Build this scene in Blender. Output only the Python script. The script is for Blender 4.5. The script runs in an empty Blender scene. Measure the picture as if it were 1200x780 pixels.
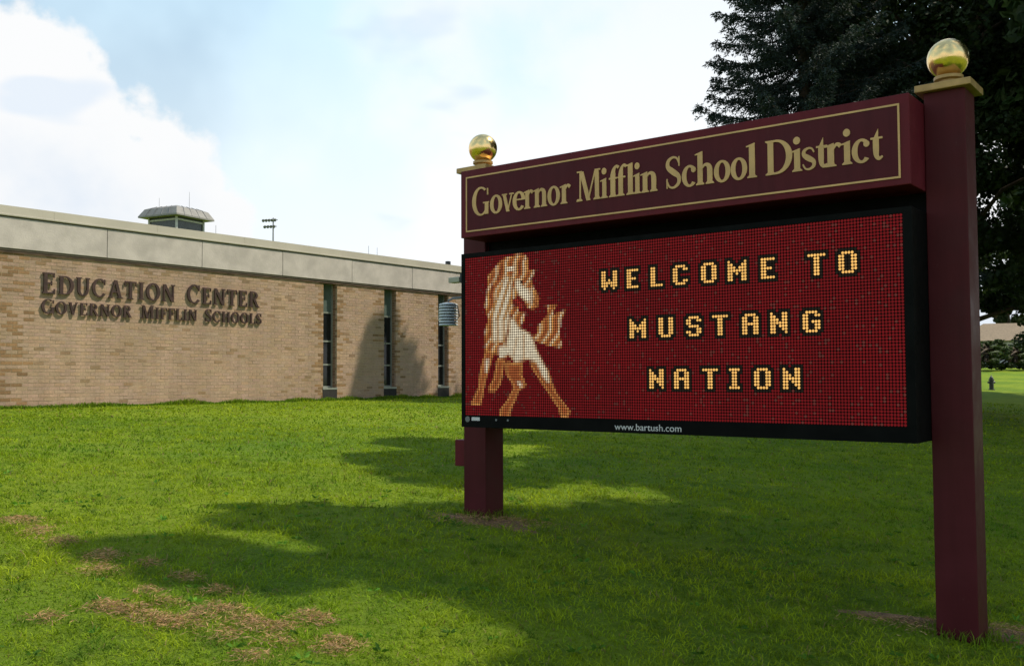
import bpy, bmesh, math, random
import numpy as np
from mathutils import Vector, Matrix

random.seed(7)
rng = np.random.default_rng(11)
scene = bpy.context.scene
R = math.radians

# ------------------------------------------------------------------ camera
cam_data = bpy.data.cameras.new('camera')
cam = bpy.data.objects.new('camera', cam_data)
scene.collection.objects.link(cam)
cam_data.sensor_width = 36.0
cam_data.lens = 36.0 * 1138.74 / 1200.0
cam_data.clip_start = 0.05
cam_data.clip_end = 3000
cam.matrix_world = (Matrix.Translation((0, 0, 1.6)) @ Matrix.Rotation(math.pi / 2 + 0.0463, 4, 'X')
                    @ Matrix.Rotation(-0.0039, 4, 'Z'))
scene.camera = cam

# ------------------------------------------------------------------ sun, sky, exposure
SUN_EL, SUN_COMPASS = R(55), R(84)
sun_dir = Vector((math.sin(SUN_COMPASS) * math.cos(SUN_EL), math.cos(SUN_COMPASS) * math.cos(SUN_EL), math.sin(SUN_EL)))
sun_data = bpy.data.lights.new('sun', 'SUN')
sun_data.energy = 5.0
sun_data.angle = R(0.53)
sun_data.color = (1.0, 0.90, 0.72)
sun = bpy.data.objects.new('sun', sun_data)
scene.collection.objects.link(sun)
sun.location = (30, 0, 40)
sun.rotation_euler = sun_dir.to_track_quat('Z', 'Y').to_euler()

scene.view_settings.view_transform = 'Standard'
scene.view_settings.look = 'None'
scene.view_settings.exposure = 0.0
scene.view_settings.gamma = 1.0
scene.view_settings.use_curve_mapping = False


class NT:
    """small helper for node trees"""
    def __init__(s, tree):
        s.t = tree; s.n = tree.nodes; s.l = tree.links
        s.n.clear()

    def add(s, typ, **kw):
        nd = s.n.new(typ)
        for k, v in kw.items():
            setattr(nd, k, v)
        return nd

    def put(s, sock, v):
        if isinstance(v, bpy.types.NodeSocket):
            s.l.new(v, sock)
        elif v is not None:
            if hasattr(sock.default_value, '__len__') and not hasattr(v, '__len__'):
                v = (v,) * len(sock.default_value)
            if hasattr(v, '__len__') and len(sock.default_value) == 4 and len(v) == 3:
                v = (*v, 1)
            sock.default_value = v

    def m(s, op, a, b=None, c=None, clamp=False):
        nd = s.add('ShaderNodeMath', operation=op, use_clamp=clamp)
        for i, v in enumerate((a, b, c)):
            if v is not None:
                s.put(nd.inputs[i], v)
        return nd.outputs[0]

    def vm(s, op, a, b=None, scale=None):
        nd = s.add('ShaderNodeVectorMath', operation=op)
        s.put(nd.inputs[0], a)
        if b is not None:
            s.put(nd.inputs[1], b)
        if scale is not None:
            s.put(nd.inputs['Scale'], scale)
        return nd.outputs[0]

    def step(s, v, lo, hi, a=0.0, b=1.0):
        nd = s.add('ShaderNodeMapRange', interpolation_type='SMOOTHSTEP')
        s.put(nd.inputs[0], v)
        for i, x in enumerate((lo, hi, a, b)):
            s.put(nd.inputs[i + 1], x)
        return nd.outputs[0]

    def mix(s, f, a, b, blend='MIX'):
        nd = s.add('ShaderNodeMix', data_type='RGBA', blend_type=blend)
        s.put(nd.inputs[0], f); s.put(nd.inputs[6], a); s.put(nd.inputs[7], b)
        return nd.outputs[2]

    def noise(s, vec, scale, detail=4, rough=0.55, dist=0.0, out=0):
        nd = s.add('ShaderNodeTexNoise')
        if vec is not None:
            s.l.new(vec, nd.inputs['Vector'])
        nd.inputs['Scale'].default_value = scale
        nd.inputs['Detail'].default_value = detail
        nd.inputs['Roughness'].default_value = rough
        nd.inputs['Distortion'].default_value = dist
        return nd.outputs[out]


world = bpy.data.worlds.new('World')
scene.world = world
world.use_nodes = True
w = NT(world.node_tree)
sky = w.add('ShaderNodeTexSky', sky_type='NISHITA')
sky.sun_disc = False
sky.sun_elevation = SUN_EL
sky.sun_rotation = SUN_COMPASS
sky.air_density = 1.5
sky.dust_density = 0.3
sky.ozone_density = 2.0
gen = w.add('ShaderNodeTexCoord').outputs['Generated']
d = w.vm('NORMALIZE', gen)
sep = w.add('ShaderNodeSeparateXYZ'); w.l.new(d, sep.inputs[0])
az = w.m('ARCTAN2', sep.outputs[0], sep.outputs[1])
el = w.m('ARCSINE', sep.outputs[2])
n_big = w.noise(w.vm('ADD', d, (2.2, 0.9, 1.3)), 5.0, 9, 0.52)
n_bil = w.noise(d, 12.0, 7, 0.5)
n_soft = w.noise(w.vm('ADD', d, (3.1, 1.7, 0.4)), 2.6, 5, 0.5)
n_shade = w.noise(w.vm('ADD', d, (1.9, 4.2, 0.8)), 4.6, 6, 0.55)
# towering cumulus banks all round the horizon, higher in some directions than in others
top = w.m('ADD', w.m('MULTIPLY', w.m('COSINE', w.m('MULTIPLY', w.m('ADD', az, R(44)), 4.0)), R(11)), R(14.5))
depth = w.m('SUBTRACT', top, el)
depth = w.m('ADD', depth, w.m('MULTIPLY', w.m('SUBTRACT', n_big, 0.5), 0.34))
depth = w.m('ADD', depth, w.m('MULTIPLY', w.m('SUBTRACT', n_bil, 0.5), 0.24))
cum = w.step(depth, -0.004, 0.024)
inner = w.step(depth, 0.02, 0.20)
# haze and thin cloud thicken towards the horizon with the length of air looked through
path = w.m('DIVIDE', w.step(w.m('ADD', n_soft, w.m('MULTIPLY', w.m('COSINE', w.m('MULTIPLY', w.m('SUBTRACT', az, R(8)), 5.0)), 0.10)), 0.36, 0.66, -0.22, -0.80), w.m('MAXIMUM', sep.outputs[2], 0.03))
veil = w.m('SUBTRACT', 1.0, w.m('EXPONENT', path))
clear = sky.outputs[0]
veil_col = w.mix(w.step(el, R(2), R(28)), (8.30, 8.60, 8.90), (5.9, 8.35, 9.75))
thick = w.step(w.m('ADD', n_soft, w.m('ADD', w.m('MULTIPLY', w.m('COSINE', w.m('MULTIPLY', w.m('SUBTRACT', az, R(8)), 5.0)), 0.10), w.m('MULTIPLY', w.m('SUBTRACT', n_big, 0.5), 0.45))), 0.52, 0.70, 0.0, 0.85)
veil_col = w.mix(thick, veil_col, (8.75, 8.85, 8.95))
veil = w.m('MAXIMUM', veil, thick)
c1 = w.mix(veil, clear, veil_col)
grey = w.m('MULTIPLY', w.step(n_shade, 0.40, 0.68), inner)
cloud_col = w.mix(w.m('MULTIPLY', grey, 0.85), (8.10, 8.18, 8.25), (5.93, 6.75, 7.80))
c2 = w.mix(cum, c1, cloud_col)
# a few small grey-blue scraps below the veil
scr = w.m('MULTIPLY', w.step(w.noise(w.vm('MULTIPLY', d, (1.0, 1.0, 2.6)), 6.2, 3, 0.45), 0.60, 0.70), w.step(el, R(3), R(8)))
c3 = w.mix(w.m('MULTIPLY', scr, 0.4), c2, (5.10, 6.45, 8.10))
below = w.step(el, R(-2), R(0))
c4 = w.mix(below, (1.50, 1.80, 1.20), c3)
bg = w.add('ShaderNodeBackground')
w.l.new(c4, bg.inputs[0]); bg.inputs[1].default_value = 0.12
out = w.add('ShaderNodeOutputWorld'); w.l.new(bg.outputs[0], out.inputs[0])

# ------------------------------------------------------------------ frame of the place
TH = 0.9073
U = np.array([-math.sin(TH), math.cos(TH)])     # from the sign towards the school
N = np.array([math.cos(TH), math.sin(TH)])      # along the school's wall, away from the road
SIGN = np.array([2.6328, 6.127])
WALL = np.array([-9.3632, 17.7834])
ROT = TH - math.pi / 2


def gz(X, Y):
    X = np.asarray(X, float); Y = np.asarray(Y, float)
    a = (X - SIGN[0]) * U[0] + (Y - SIGN[1]) * U[1]
    b = (X - SIGN[0]) * N[0] + (Y - SIGN[1]) * N[1]
    pos = 1.38 * (1 - np.exp(-np.maximum(a, 0) / 11.25))
    neg = -0.6 * (1 - np.exp(np.minimum(a, 0) * 0.1227 / 0.6))
    t = np.clip((b - 30) / 60, 0, 1); t = t * t * (3 - 2 * t)
    wgt = np.clip((26 - a) / 8, 0, 1)
    return np.where(a > 0, pos, neg) + wgt * 1.35 * t


def G(x, y):
    return float(gz(x, y))


# ------------------------------------------------------------------ materials
def material(name):
    m = bpy.data.materials.new(name); m.use_nodes = True
    nt = NT(m.node_tree)
    o = nt.add('ShaderNodeOutputMaterial')
    p = nt.add('ShaderNodeBsdfPrincipled')
    nt.l.new(p.outputs[0], o.inputs[0])
    return m, nt, p, o


def simple(name, col, rough=0.6, metal=0.0, vary=0.15, scale=6.0, bump=0.0, bscale=40.0, coat=0.0, spec=None):
    m, nt, p, o = material(name)
    tc = nt.add('ShaderNodeTexCoord').outputs['Object']
    n1 = nt.noise(tc, scale, 6, 0.6)
    dark = tuple(c * (1 - vary) for c in col); light = tuple(min(1, c * (1 + vary)) for c in col)
    nt.put(p.inputs['Base Color'], nt.mix(nt.step(n1, 0.3, 0.7), dark, light))
    nt.put(p.inputs['Roughness'], nt.step(nt.noise(tc, scale * 2.3, 4), 0.3, 0.7, max(0, rough - 0.08), min(1, rough + 0.08)))
    p.inputs['Metallic'].default_value = metal
    if spec is not None:
        p.inputs['Specular IOR Level'].default_value = spec
    if coat:
        p.inputs['Coat Weight'].default_value = coat
        p.inputs['Coat Roughness'].default_value = 0.15
    if bump:
        b = nt.add('ShaderNodeBump'); b.inputs['Strength'].default_value = 1.0; b.inputs['Distance'].default_value = bump
        nt.l.new(nt.noise(tc, bscale, 6, 0.6), b.inputs['Height']); nt.l.new(b.outputs[0], p.inputs['Normal'])
    return m


M = {}


def paint(name, col, rough, spec):
    """weathered paint: faint runs down the face, dust and a few scuffs"""
    m, nt, p, o = material(name)
    pos = nt.add('ShaderNodeNewGeometry').outputs['Position']
    run = nt.noise(nt.vm('MULTIPLY', pos, (14.0, 14.0, 0.7)), 1.0, 5, 0.65)
    blot = nt.noise(pos, 3.2, 6, 0.6)
    scuff = nt.noise(nt.vm('MULTIPLY', pos, (9.0, 9.0, 5.0)), 2.0, 8, 0.75)
    c = nt.mix(nt.step(run, 0.35, 0.7, 0.0, 0.55), col, tuple(v * 0.72 for v in col))
    c = nt.mix(nt.step(blot, 0.4, 0.72, 0.0, 0.30), c, tuple(v * 1.5 + 0.004 for v in col))
    c = nt.mix(nt.step(scuff, 0.62, 0.76, 0.0, 0.35), c, (0.16, 0.10, 0.09))
    nt.put(p.inputs['Base Color'], c)
    nt.put(p.inputs['Roughness'], nt.step(blot, 0.3, 0.7, rough - 0.1, rough + 0.12))
    p.inputs['Specular IOR Level'].default_value = spec
    b = nt.add('ShaderNodeBump'); b.inputs['Distance'].default_value = 0.0025
    nt.l.new(nt.noise(pos, 7, 3), b.inputs['Height']); nt.l.new(b.outputs[0], p.inputs['Normal'])
    return m


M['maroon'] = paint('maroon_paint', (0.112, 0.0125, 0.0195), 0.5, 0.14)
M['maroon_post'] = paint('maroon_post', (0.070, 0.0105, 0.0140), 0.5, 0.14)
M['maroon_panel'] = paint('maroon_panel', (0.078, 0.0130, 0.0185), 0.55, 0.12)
M['gold_paint'] = simple('gold_paint', (0.40, 0.25, 0.085), 0.45, metal=0.25, vary=0.15, scale=9)
M['gold_letter'] = simple('gold_letter', (0.60, 0.36, 0.145), 0.55, vary=0.12, scale=5)
M['gold_ball'] = simple('gold_leaf', (0.92, 0.65, 0.28), 0.20, metal=1.0, vary=0.06, scale=8, bump=0.0008, bscale=18)
M['black'] = simple('black_cabinet', (0.0035, 0.004, 0.004), 0.6, spec=0.06, vary=0.3, scale=4)
M['mask'] = simple('screen_mask', (0.004, 0.003, 0.003), 0.8, spec=0.08, vary=0.2)
M['white_print'] = simple('white_print', (0.55, 0.55, 0.55), 0.6)
M['grey_print'] = simple('grey_print', (0.16, 0.17, 0.17), 0.6)
M['shield'] = simple('sensor_plastic', (0.42, 0.47, 0.52), 0.5, vary=0.1)
M['beige_metal'] = simple('beige_housing', (0.38, 0.38, 0.31), 0.5)
M['mortar'] = simple('mortar', (0.40, 0.31, 0.21), 0.95, vary=0.15, scale=3)
M['letter_brown'] = simple('brown_letter', (0.045, 0.022, 0.020), 0.55, vary=0.25, scale=8)
M['concrete'] = simple('concrete_panel', (0.465, 0.42, 0.395), 0.9, vary=0.14, scale=2.2, bump=0.004, bscale=35)
M['coping'] = simple('coping_metal', (0.40, 0.37, 0.31), 0.55, vary=0.07, scale=1.0)
M['joint'] = simple('joint_sealant', (0.10, 0.08, 0.06), 0.9)
M['fascia_shade'] = simple('fascia_shade_brown', (0.09, 0.055, 0.035), 0.8, vary=0.4, scale=4)  # brown that stands in for the shade below the fascia
M['roofing'] = simple('roof_gravel', (0.25, 0.24, 0.22), 0.95, vary=0.2, scale=8)
M['frame_alu'] = simple('window_frame', (0.34, 0.36, 0.33), 0.4, metal=0.5, vary=0.1)
M['spandrel'] = simple('green_panel', (0.085, 0.115, 0.105), 0.35, vary=0.1)
M['sill'] = simple('grey_sill', (0.018, 0.017, 0.016), 0.8, vary=0.25, scale=5)
M['bark'] = simple('bark', (0.085, 0.060, 0.042), 0.95, vary=0.4, scale=5, bump=0.03, bscale=9)
M['soil'] = simple('dry_soil', (0.20, 0.115, 0.055), 0.95, vary=0.35, scale=9, bump=0.02, bscale=30)
M['roof_grey'] = simple('grey_roof_metal', (0.21, 0.20, 0.19), 0.6, vary=0.12, scale=1.5)
M['dark_glass_wall'] = simple('dark_booth', (0.03, 0.04, 0.04), 0.3, vary=0.3)
M['pale_metal'] = simple('pale_metal', (0.42, 0.42, 0.42), 0.5)
M['steel'] = simple('galvanised_steel', (0.30, 0.30, 0.31), 0.5, metal=0.6)
M['lamp_grey'] = simple('lamp_housing', (0.14, 0.14, 0.15), 0.5)
M['tan_roof'] = simple('tan_shingle', (0.20, 0.15, 0.10), 0.9, vary=0.2, scale=6)
M['siding'] = simple('pale_siding', (0.42, 0.42, 0.45), 0.8, vary=0.08)
M['brick_far'] = simple('house_brick', (0.26, 0.15, 0.11), 0.9, vary=0.2, scale=8)
M['white_trim'] = simple('white_trim', (0.7, 0.7, 0.7), 0.6)
M['iron'] = simple('dark_iron', (0.02, 0.025, 0.03), 0.5)

mg, nt, p, o = material('window_glass')
p.inputs['Base Color'].default_value = (0.012, 0.014, 0.015, 1); p.inputs['Roughness'].default_value = 0.06
p.inputs['Specular IOR Level'].default_value = 0.35
M['glass'] = mg


def brick_mat(name, use_object):
    m, nt, p, o = material(name)
    if use_object:
        col = nt.add('ShaderNodeObjectInfo').outputs['Color']
    else:
        a = nt.add('ShaderNodeAttribute'); a.attribute_name = 'Col'; col = a.outputs['Color']
    geo = nt.add('ShaderNodeNewGeometry').outputs['Position']
    f = nt.step(nt.noise(geo, 26, 5, 0.65), 0.25, 0.75, 0.82, 1.14)
    f2 = nt.step(nt.noise(geo, 0.7, 4, 0.6), 0.25, 0.75, 0.88, 1.08)
    f2 = nt.m('MULTIPLY', f2, nt.step(nt.noise(nt.vm('MULTIPLY', geo, (2.6, 2.6, 0.22)), 1.0, 5, 0.65), 0.32, 0.72, 1.04, 0.86))
    col = nt.vm('SCALE', col, scale=nt.m('MULTIPLY', f, f2))
    nt.put(p.inputs['Base Color'], col)
    p.inputs['Roughness'].default_value = 0.9
    b = nt.add('ShaderNodeBump'); b.inputs['Distance'].default_value = 0.003
    nt.l.new(nt.noise(geo, 70, 4), b.inputs['Height']); nt.l.new(b.outputs[0], p.inputs['Normal'])
    return m


M['brick_obj'] = brick_mat('buff_brick_single', True)
M['brick_mass'] = brick_mat('buff_brick', False)

# screen: emits what it shows
ml, nt, p, o = material('led_pixels')
a = nt.add('ShaderNodeAttribute'); a.attribute_name = 'Col'
p.inputs['Base Color'].default_value = (0.02, 0.008, 0.008, 1); p.inputs['Roughness'].default_value = 0.6; p.inputs['Specular IOR Level'].default_value = 0.1
nt.l.new(a.outputs['Color'], p.inputs['Emission Color']); p.inputs['Emission Strength'].default_value = 1.0
M['led'] = ml


def leafy(name, trans=0.35, rough=0.6, spec=0.25):
    m, nt, p, o = material(name)
    a = nt.add('ShaderNodeAttribute'); a.attribute_name = 'Col'
    nt.l.new(a.outputs['Color'], p.inputs['Base Color'])
    p.inputs['Roughness'].default_value = rough
    p.inputs['Specular IOR Level'].default_value = spec
    tr = nt.add('ShaderNodeBsdfTranslucent')
    nt.l.new(nt.vm('MULTIPLY', a.outputs['Color'], (1.15, 1.25, 0.5)), tr.inputs[0])
    mx = nt.add('ShaderNodeMixShader'); mx.inputs[0].default_value = trans
    nt.l.new(p.outputs[0], mx.inputs[1]); nt.l.new(tr.outputs[0], mx.inputs[2]); nt.l.new(mx.outputs[0], o.inputs[0])
    return m


M['blade'] = leafy('grass_blade', 0.35, 0.7, 0.1)
M['straw'] = leafy('dry_straw', 0.2, 0.8, 0.1)
M['leaf'] = leafy('broad_leaf', 0.22)
M['needle'] = leafy('spruce_needle', 0.08, 0.7, 0.2)

# lawn under the blades
mlawn, nt, p, o = material('lawn')
geo = nt.add('ShaderNodeNewGeometry').outputs['Position']
na = nt.noise(geo, 0.35, 6, 0.6); nb = nt.noise(geo, 3.2, 6, 0.7); nc = nt.noise(geo, 26, 5, 0.7)
c = nt.mix(nt.step(na, 0.3, 0.7), (0.085, 0.165, 0.013), (0.240, 0.300, 0.018))
c = nt.mix(nt.step(nb, 0.35, 0.75, 0.0, 0.7), c, (0.052, 0.115, 0.012))
c = nt.mix(nt.step(nc, 0.3, 0.8, 0.0, 0.75), c, (0.16, 0.23, 0.022))
nt.put(p.inputs['Base Color'], c)
p.inputs['Roughness'].default_value = 0.95; p.inputs['Specular IOR Level'].default_value = 0.1
b = nt.add('ShaderNodeBump'); b.inputs['Distance'].default_value = 0.05
nt.l.new(nt.noise(geo, 14, 8, 0.75), b.inputs['Height']); nt.l.new(b.outputs[0], p.inputs['Normal'])
M['lawn'] = mlawn


# ------------------------------------------------------------------ mesh helpers
def link(name, me, mat=None, parent=None, loc=None):
    ob = bpy.data.objects.new(name, me)
    scene.collection.objects.link(ob)
    if mat is not None and me is not None:
        me.materials.clear(); me.materials.append(M[mat] if isinstance(mat, str) else mat)
    if parent is not None:
        ob.parent = parent
    if loc is not None:
        ob.location = loc
    return ob


def tag(ob, label=None, cat=None, group=None, kind=None):
    if label: ob['label'] = label
    if cat: ob['category'] = cat
    if group: ob['group'] = group
    if kind: ob['kind'] = kind
    return ob


def thing(name, label, cat, loc=(0, 0, 0), rz=0.0, group=None):
    ob = bpy.data.objects.new(name, None)
    scene.collection.objects.link(ob)
    ob.empty_display_size = 0.2
    ob.location = loc; ob.rotation_euler = (0, 0, rz)
    return tag(ob, label, cat, group)


def copy_tree(ob, parent=None):
    c = ob.copy(); scene.collection.objects.link(c); c.parent = parent
    for ch in list(ob.children):
        copy_tree(ch, c)
    return c


class MB:
    def __init__(s):
        s.v = []; s.f = []

    def poly(s, pts):
        i = len(s.v); s.v += [tuple(q) for q in pts]; s.f.append(tuple(range(i, i + len(pts)))); return s

    def box(s, x0, x1, y0, y1, z0, z1):
        i = len(s.v)
        s.v += [(x0, y0, z0), (x1, y0, z0), (x1, y1, z0), (x0, y1, z0), (x0, y0, z1), (x1, y0, z1), (x1, y1, z1), (x0, y1, z1)]
        for q in ((0, 3, 2, 1), (4, 5, 6, 7), (0, 1, 5, 4), (1, 2, 6, 5), (2, 3, 7, 6), (3, 0, 4, 7)):
            s.f.append(tuple(i + k for k in q))
        return s

    def tube(s, pts, radii, seg=10, cap=True):
        pts = [Vector(q) for q in pts]; base = len(s.v)
        for k, q in enumerate(pts):
            dirv = (pts[min(k + 1, len(pts) - 1)] - pts[max(k - 1, 0)]).normalized()
            ref = Vector((0, 0, 1)) if abs(dirv.z) < 0.9 else Vector((1, 0, 0))
            a = dirv.cross(ref).normalized(); b = dirv.cross(a)
            for j in range(seg):
                t = 2 * math.pi * j / seg
                s.v.append(tuple(q + (a * math.cos(t) + b * math.sin(t)) * radii[k]))
        for k in range(len(pts) - 1):
            for j in range(seg):
                j2 = (j + 1) % seg
                s.f.append((base + k * seg + j, base + k * seg + j2, base + (k + 1) * seg + j2, base + (k + 1) * seg + j))
        if cap:
            s.f.append(tuple(base + j for j in range(seg))[::-1])
            s.f.append(tuple(base + (len(pts) - 1) * seg + j for j in range(seg)))
        return s

    def lathe(s, prof, cx=0, cy=0, seg=24):
        base = len(s.v)
        for r, z in prof:
            for j in range(seg):
                t = 2 * math.pi * j / seg
                s.v.append((cx + r * math.cos(t), cy + r * math.sin(t), z))
        for k in range(len(prof) - 1):
            for j in range(seg):
                j2 = (j + 1) % seg
                s.f.append((base + k * seg + j, base + k * seg + j2, base + (k + 1) * seg + j2, base + (k + 1) * seg + j))
        s.f.append(tuple(base + j for j in range(seg))[::-1])
        s.f.append(tuple(base + (len(prof) - 1) * seg + j for j in range(seg)))
        return s

    def mesh(s, name, smooth=False):
        me = bpy.data.meshes.new(name)
        me.from_pydata(s.v, [], s.f)
        me.validate(); me.update()
        bm = bmesh.new(); bm.from_mesh(me); bmesh.ops.recalc_face_normals(bm, faces=bm.faces); bm.to_mesh(me); bm.free()
        if smooth:
            me.polygons.foreach_set('use_smooth', [True] * len(me.polygons))
        return me

    def build(s, name, mat, parent=None, smooth=False, bevel=0.0, loc=None):
        me = s.mesh(name, smooth)
        if bevel:
            bm = bmesh.new(); bm.from_mesh(me)
            bmesh.ops.bevel(bm, geom=list(bm.edges), offset=bevel, segments=2, affect='EDGES', profile=0.6)
            bm.to_mesh(me); bm.free()
        return link(name, me, mat, parent, loc)


def np_mesh(name, verts, quads=None, tris=None, vcol=None):
    """fast mesh from arrays; vcol: per vertex rgb"""
    me = bpy.data.meshes.new(name)
    nq = 0 if quads is None else len(quads); ntri = 0 if tris is None else len(tris)
    me.vertices.add(len(verts)); me.vertices.foreach_set('co', np.ascontiguousarray(verts, np.float32).ravel())
    idx = []
    if nq: idx.append(np.asarray(quads, np.int32).ravel())
    if ntri: idx.append(np.asarray(tris, np.int32).ravel())
    idx = np.concatenate(idx)
    me.loops.add(len(idx)); me.loops.foreach_set('vertex_index', idx)
    me.polygons.add(nq + ntri)
    starts = np.concatenate([np.arange(nq) * 4, nq * 4 + np.arange(ntri) * 3]).astype(np.int32)
    me.polygons.foreach_set('loop_start', starts)
    me.polygons.foreach_set('use_smooth', np.zeros(nq + ntri, bool))
    me.update(calc_edges=True)
    if vcol is not None:
        at = me.color_attributes.new('Col', 'FLOAT_COLOR', 'POINT')
        rgba = np.ones((len(verts), 4), np.float32); rgba[:, :3] = vcol
        at.data.foreach_set('color', rgba.ravel())
    return me


def vnoise(x, y, s, seed=0):
    """smooth value noise in 0..1 on arrays"""
    r = np.random.default_rng(seed).random((64, 64))
    x = np.asarray(x) * s + 17.3; y = np.asarray(y) * s + 9.1
    xi = np.floor(x).astype(int); yi = np.floor(y).astype(int)
    fx = x - xi; fy = y - yi; fx = fx * fx * (3 - 2 * fx); fy = fy * fy * (3 - 2 * fy)
    g = lambda i, j: r[i % 64, j % 64]
    return (g(xi, yi) * (1 - fx) + g(xi + 1, yi) * fx) * (1 - fy) + (g(xi, yi + 1) * (1 - fx) + g(xi + 1, yi + 1) * fx) * fy


# ------------------------------------------------------------------ ground
def warped(n, near, far):
    t = np.linspace(-1, 1, n)
    return near * t * 1.0 + np.sign(t) * (np.abs(t) ** 4) * (far - near)


gx = warped(201, 60, 900); gy = warped(201, 60, 900) + 15
XX, YY = np.meshgrid(gx, gy, indexing='ij')
ZZ = gz(XX, YY) + (vnoise(XX, YY, 0.35, 3) - 0.5) * 0.03
V = np.stack([XX.ravel(), YY.ravel(), ZZ.ravel()], 1)
i0 = (np.arange(200)[:, None] * 201 + np.arange(200)[None]).ravel()
ground_me = np_mesh('ground', V, quads=np.stack([i0, i0 + 201, i0 + 202, i0 + 1], 1))
ground_me.polygons.foreach_set('use_smooth', [True] * len(ground_me.polygons))
ground = tag(link('ground', ground_me, 'lawn'), 'mown green lawn rising gently to the school', kind='structure')


def soil_patch(name, cx, cy, rx, ry, ang, label, seed):
    rr = random.Random(seed)
    nseg, rings = 40, 6
    ph = [rr.uniform(0, 6.28) for _ in range(4)]
    vs = []; fs = []
    for k in range(rings + 1):
        for j in range(nseg):
            t = 2 * math.pi * j / nseg
            wob = 1 + 0.18 * math.sin(3 * t + ph[0]) + 0.12 * math.sin(5 * t + ph[1]) + 0.08 * math.sin(9 * t + ph[2])
            r = (k / rings) * wob
            lx, ly = rx * r * math.cos(t), ry * r * math.sin(t)
            x = cx + lx * math.cos(ang) - ly * math.sin(ang); y = cy + lx * math.sin(ang) + ly * math.cos(ang)
            vs.append((x, y, G(x, y) + 0.02 - 0.03 * (k / rings) ** 3 + rr.uniform(-.003, .003)))
    for k in range(rings):
        for j in range(nseg):
            j2 = (j + 1) % nseg
            fs.append((k * nseg + j, k * nseg + j2, (k + 1) * nseg + j2, (k + 1) * nseg + j))
    b = MB(); b.v = vs; b.f = fs
    return tag(b.build(name, 'soil', smooth=True), label, kind='structure')


post_l = SIGN + U * (3.6347 + 0.12) + N * 0.12
post_r = SIGN - U * 0.12 + N * 0.12
SOIL = [(post_l[0] + 0.05, post_l[1] - 0.2, 0.52, 0.24, -0.4), (post_r[0] + 0.2, post_r[1] + 0.12, 0.75, 0.17, -0.25)]
soil_patch('bare_soil', *SOIL[0], 'bare brown soil worn around the far maroon post', 5)
soil_patch('bare_soil', *SOIL[1], 'sandy bare soil around the near maroon post', 6)

# ------------------------------------------------------------------ glyphs (strokes in a box one cap height tall)
XH, TS, TN = 0.635, 0.178, 0.058


def dg(x0, y0, x1, y1, wd):
    return [[(x0 - wd / 2, y0), (x0 + wd / 2, y0), (x1 + wd / 2, y1), (x1 - wd / 2, y1)]]


def hb(x0, x1, y0, y1):
    return [[(x0, y0), (x1, y0), (x1, y1), (x0, y1)]]


def st(x, y0, y1, wd=None):
    wd = wd or TS
    return hb(x - wd / 2, x + wd / 2, y0, y1)


def sf(x, y, wd=0.30, h=0.05):          # foot or head serif with a slight bracket
    up = 1 if y < 0.3 else -1
    return [[(x - wd / 2, y), (x + wd / 2, y), (x + wd / 2, y + up * h * 0.6), (x + TS / 2, y + up * h * 1.6),
             (x - TS / 2, y + up * h * 1.6), (x - wd / 2, y + up * h * 0.6)]]


def flag(x, y, wd=0.15):                # slanted head serif on the left of a stem
    return [[(x + TS / 2, y), (x - TS / 2 - wd * 0.6, y - 0.07), (x - TS / 2 - wd * 0.6, y - 0.105), (x - TS / 2, y - 0.10), (x + TS / 2, y - 0.12)]]


def arc(cx, cy, rx, ry, ix, iy, a0, a1, n=18, sx=0.0):
    r = []
    for k in range(n):
        t0 = R(a0 + (a1 - a0) * k / n); t1 = R(a0 + (a1 - a0) * (k + 1) / n)
        r.append([(cx + rx * math.cos(t0), cy + ry * math.sin(t0)), (cx + rx * math.cos(t1), cy + ry * math.sin(t1)),
                  (cx + sx + ix * math.cos(t1), cy + iy * math.sin(t1)), (cx + sx + ix * math.cos(t0), cy + iy * math.sin(t0))])
    return r


def curve(pts, n=22):
    """variable width stroke through (x, y, width) control points"""
    P = [np.array(q, float) for q in pts]
    P = [2 * P[0] - P[1]] + P + [2 * P[-1] - P[-2]]
    out_ = []
    segs = len(P) - 3
    for i in range(segs * 6 + 1):
        s_ = min(i / 6, segs - 1e-9); k = int(s_); t = s_ - k
        p0, p1, p2, p3 = P[k:k + 4]
        out_.append(0.5 * ((2 * p1) + (p2 - p0) * t + (2 * p0 - 5 * p1 + 4 * p2 - p3) * t * t + (3 * p1 - p0 - 3 * p2 + p3) * t ** 3))
    L, Rr = [], []
    for i, q in enumerate(out_):
        dv = out_[min(i + 1, len(out_) - 1)] - out_[max(i - 1, 0)]
        l = math.hypot(dv[0], dv[1]) or 1; nx, ny = -dv[1] / l, dv[0] / l
        L.append((q[0] + nx * q[2] / 2, q[1] + ny * q[2] / 2)); Rr.append((q[0] - nx * q[2] / 2, q[1] - ny * q[2] / 2))
    return [[Rr[i], Rr[i + 1], L[i + 1], L[i]] for i in range(len(L) - 1)]


def dot(x, y, r):
    return arc(x, y, r, r * 1.05, 0.001, 0.001, 0, 360, 14)


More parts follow.
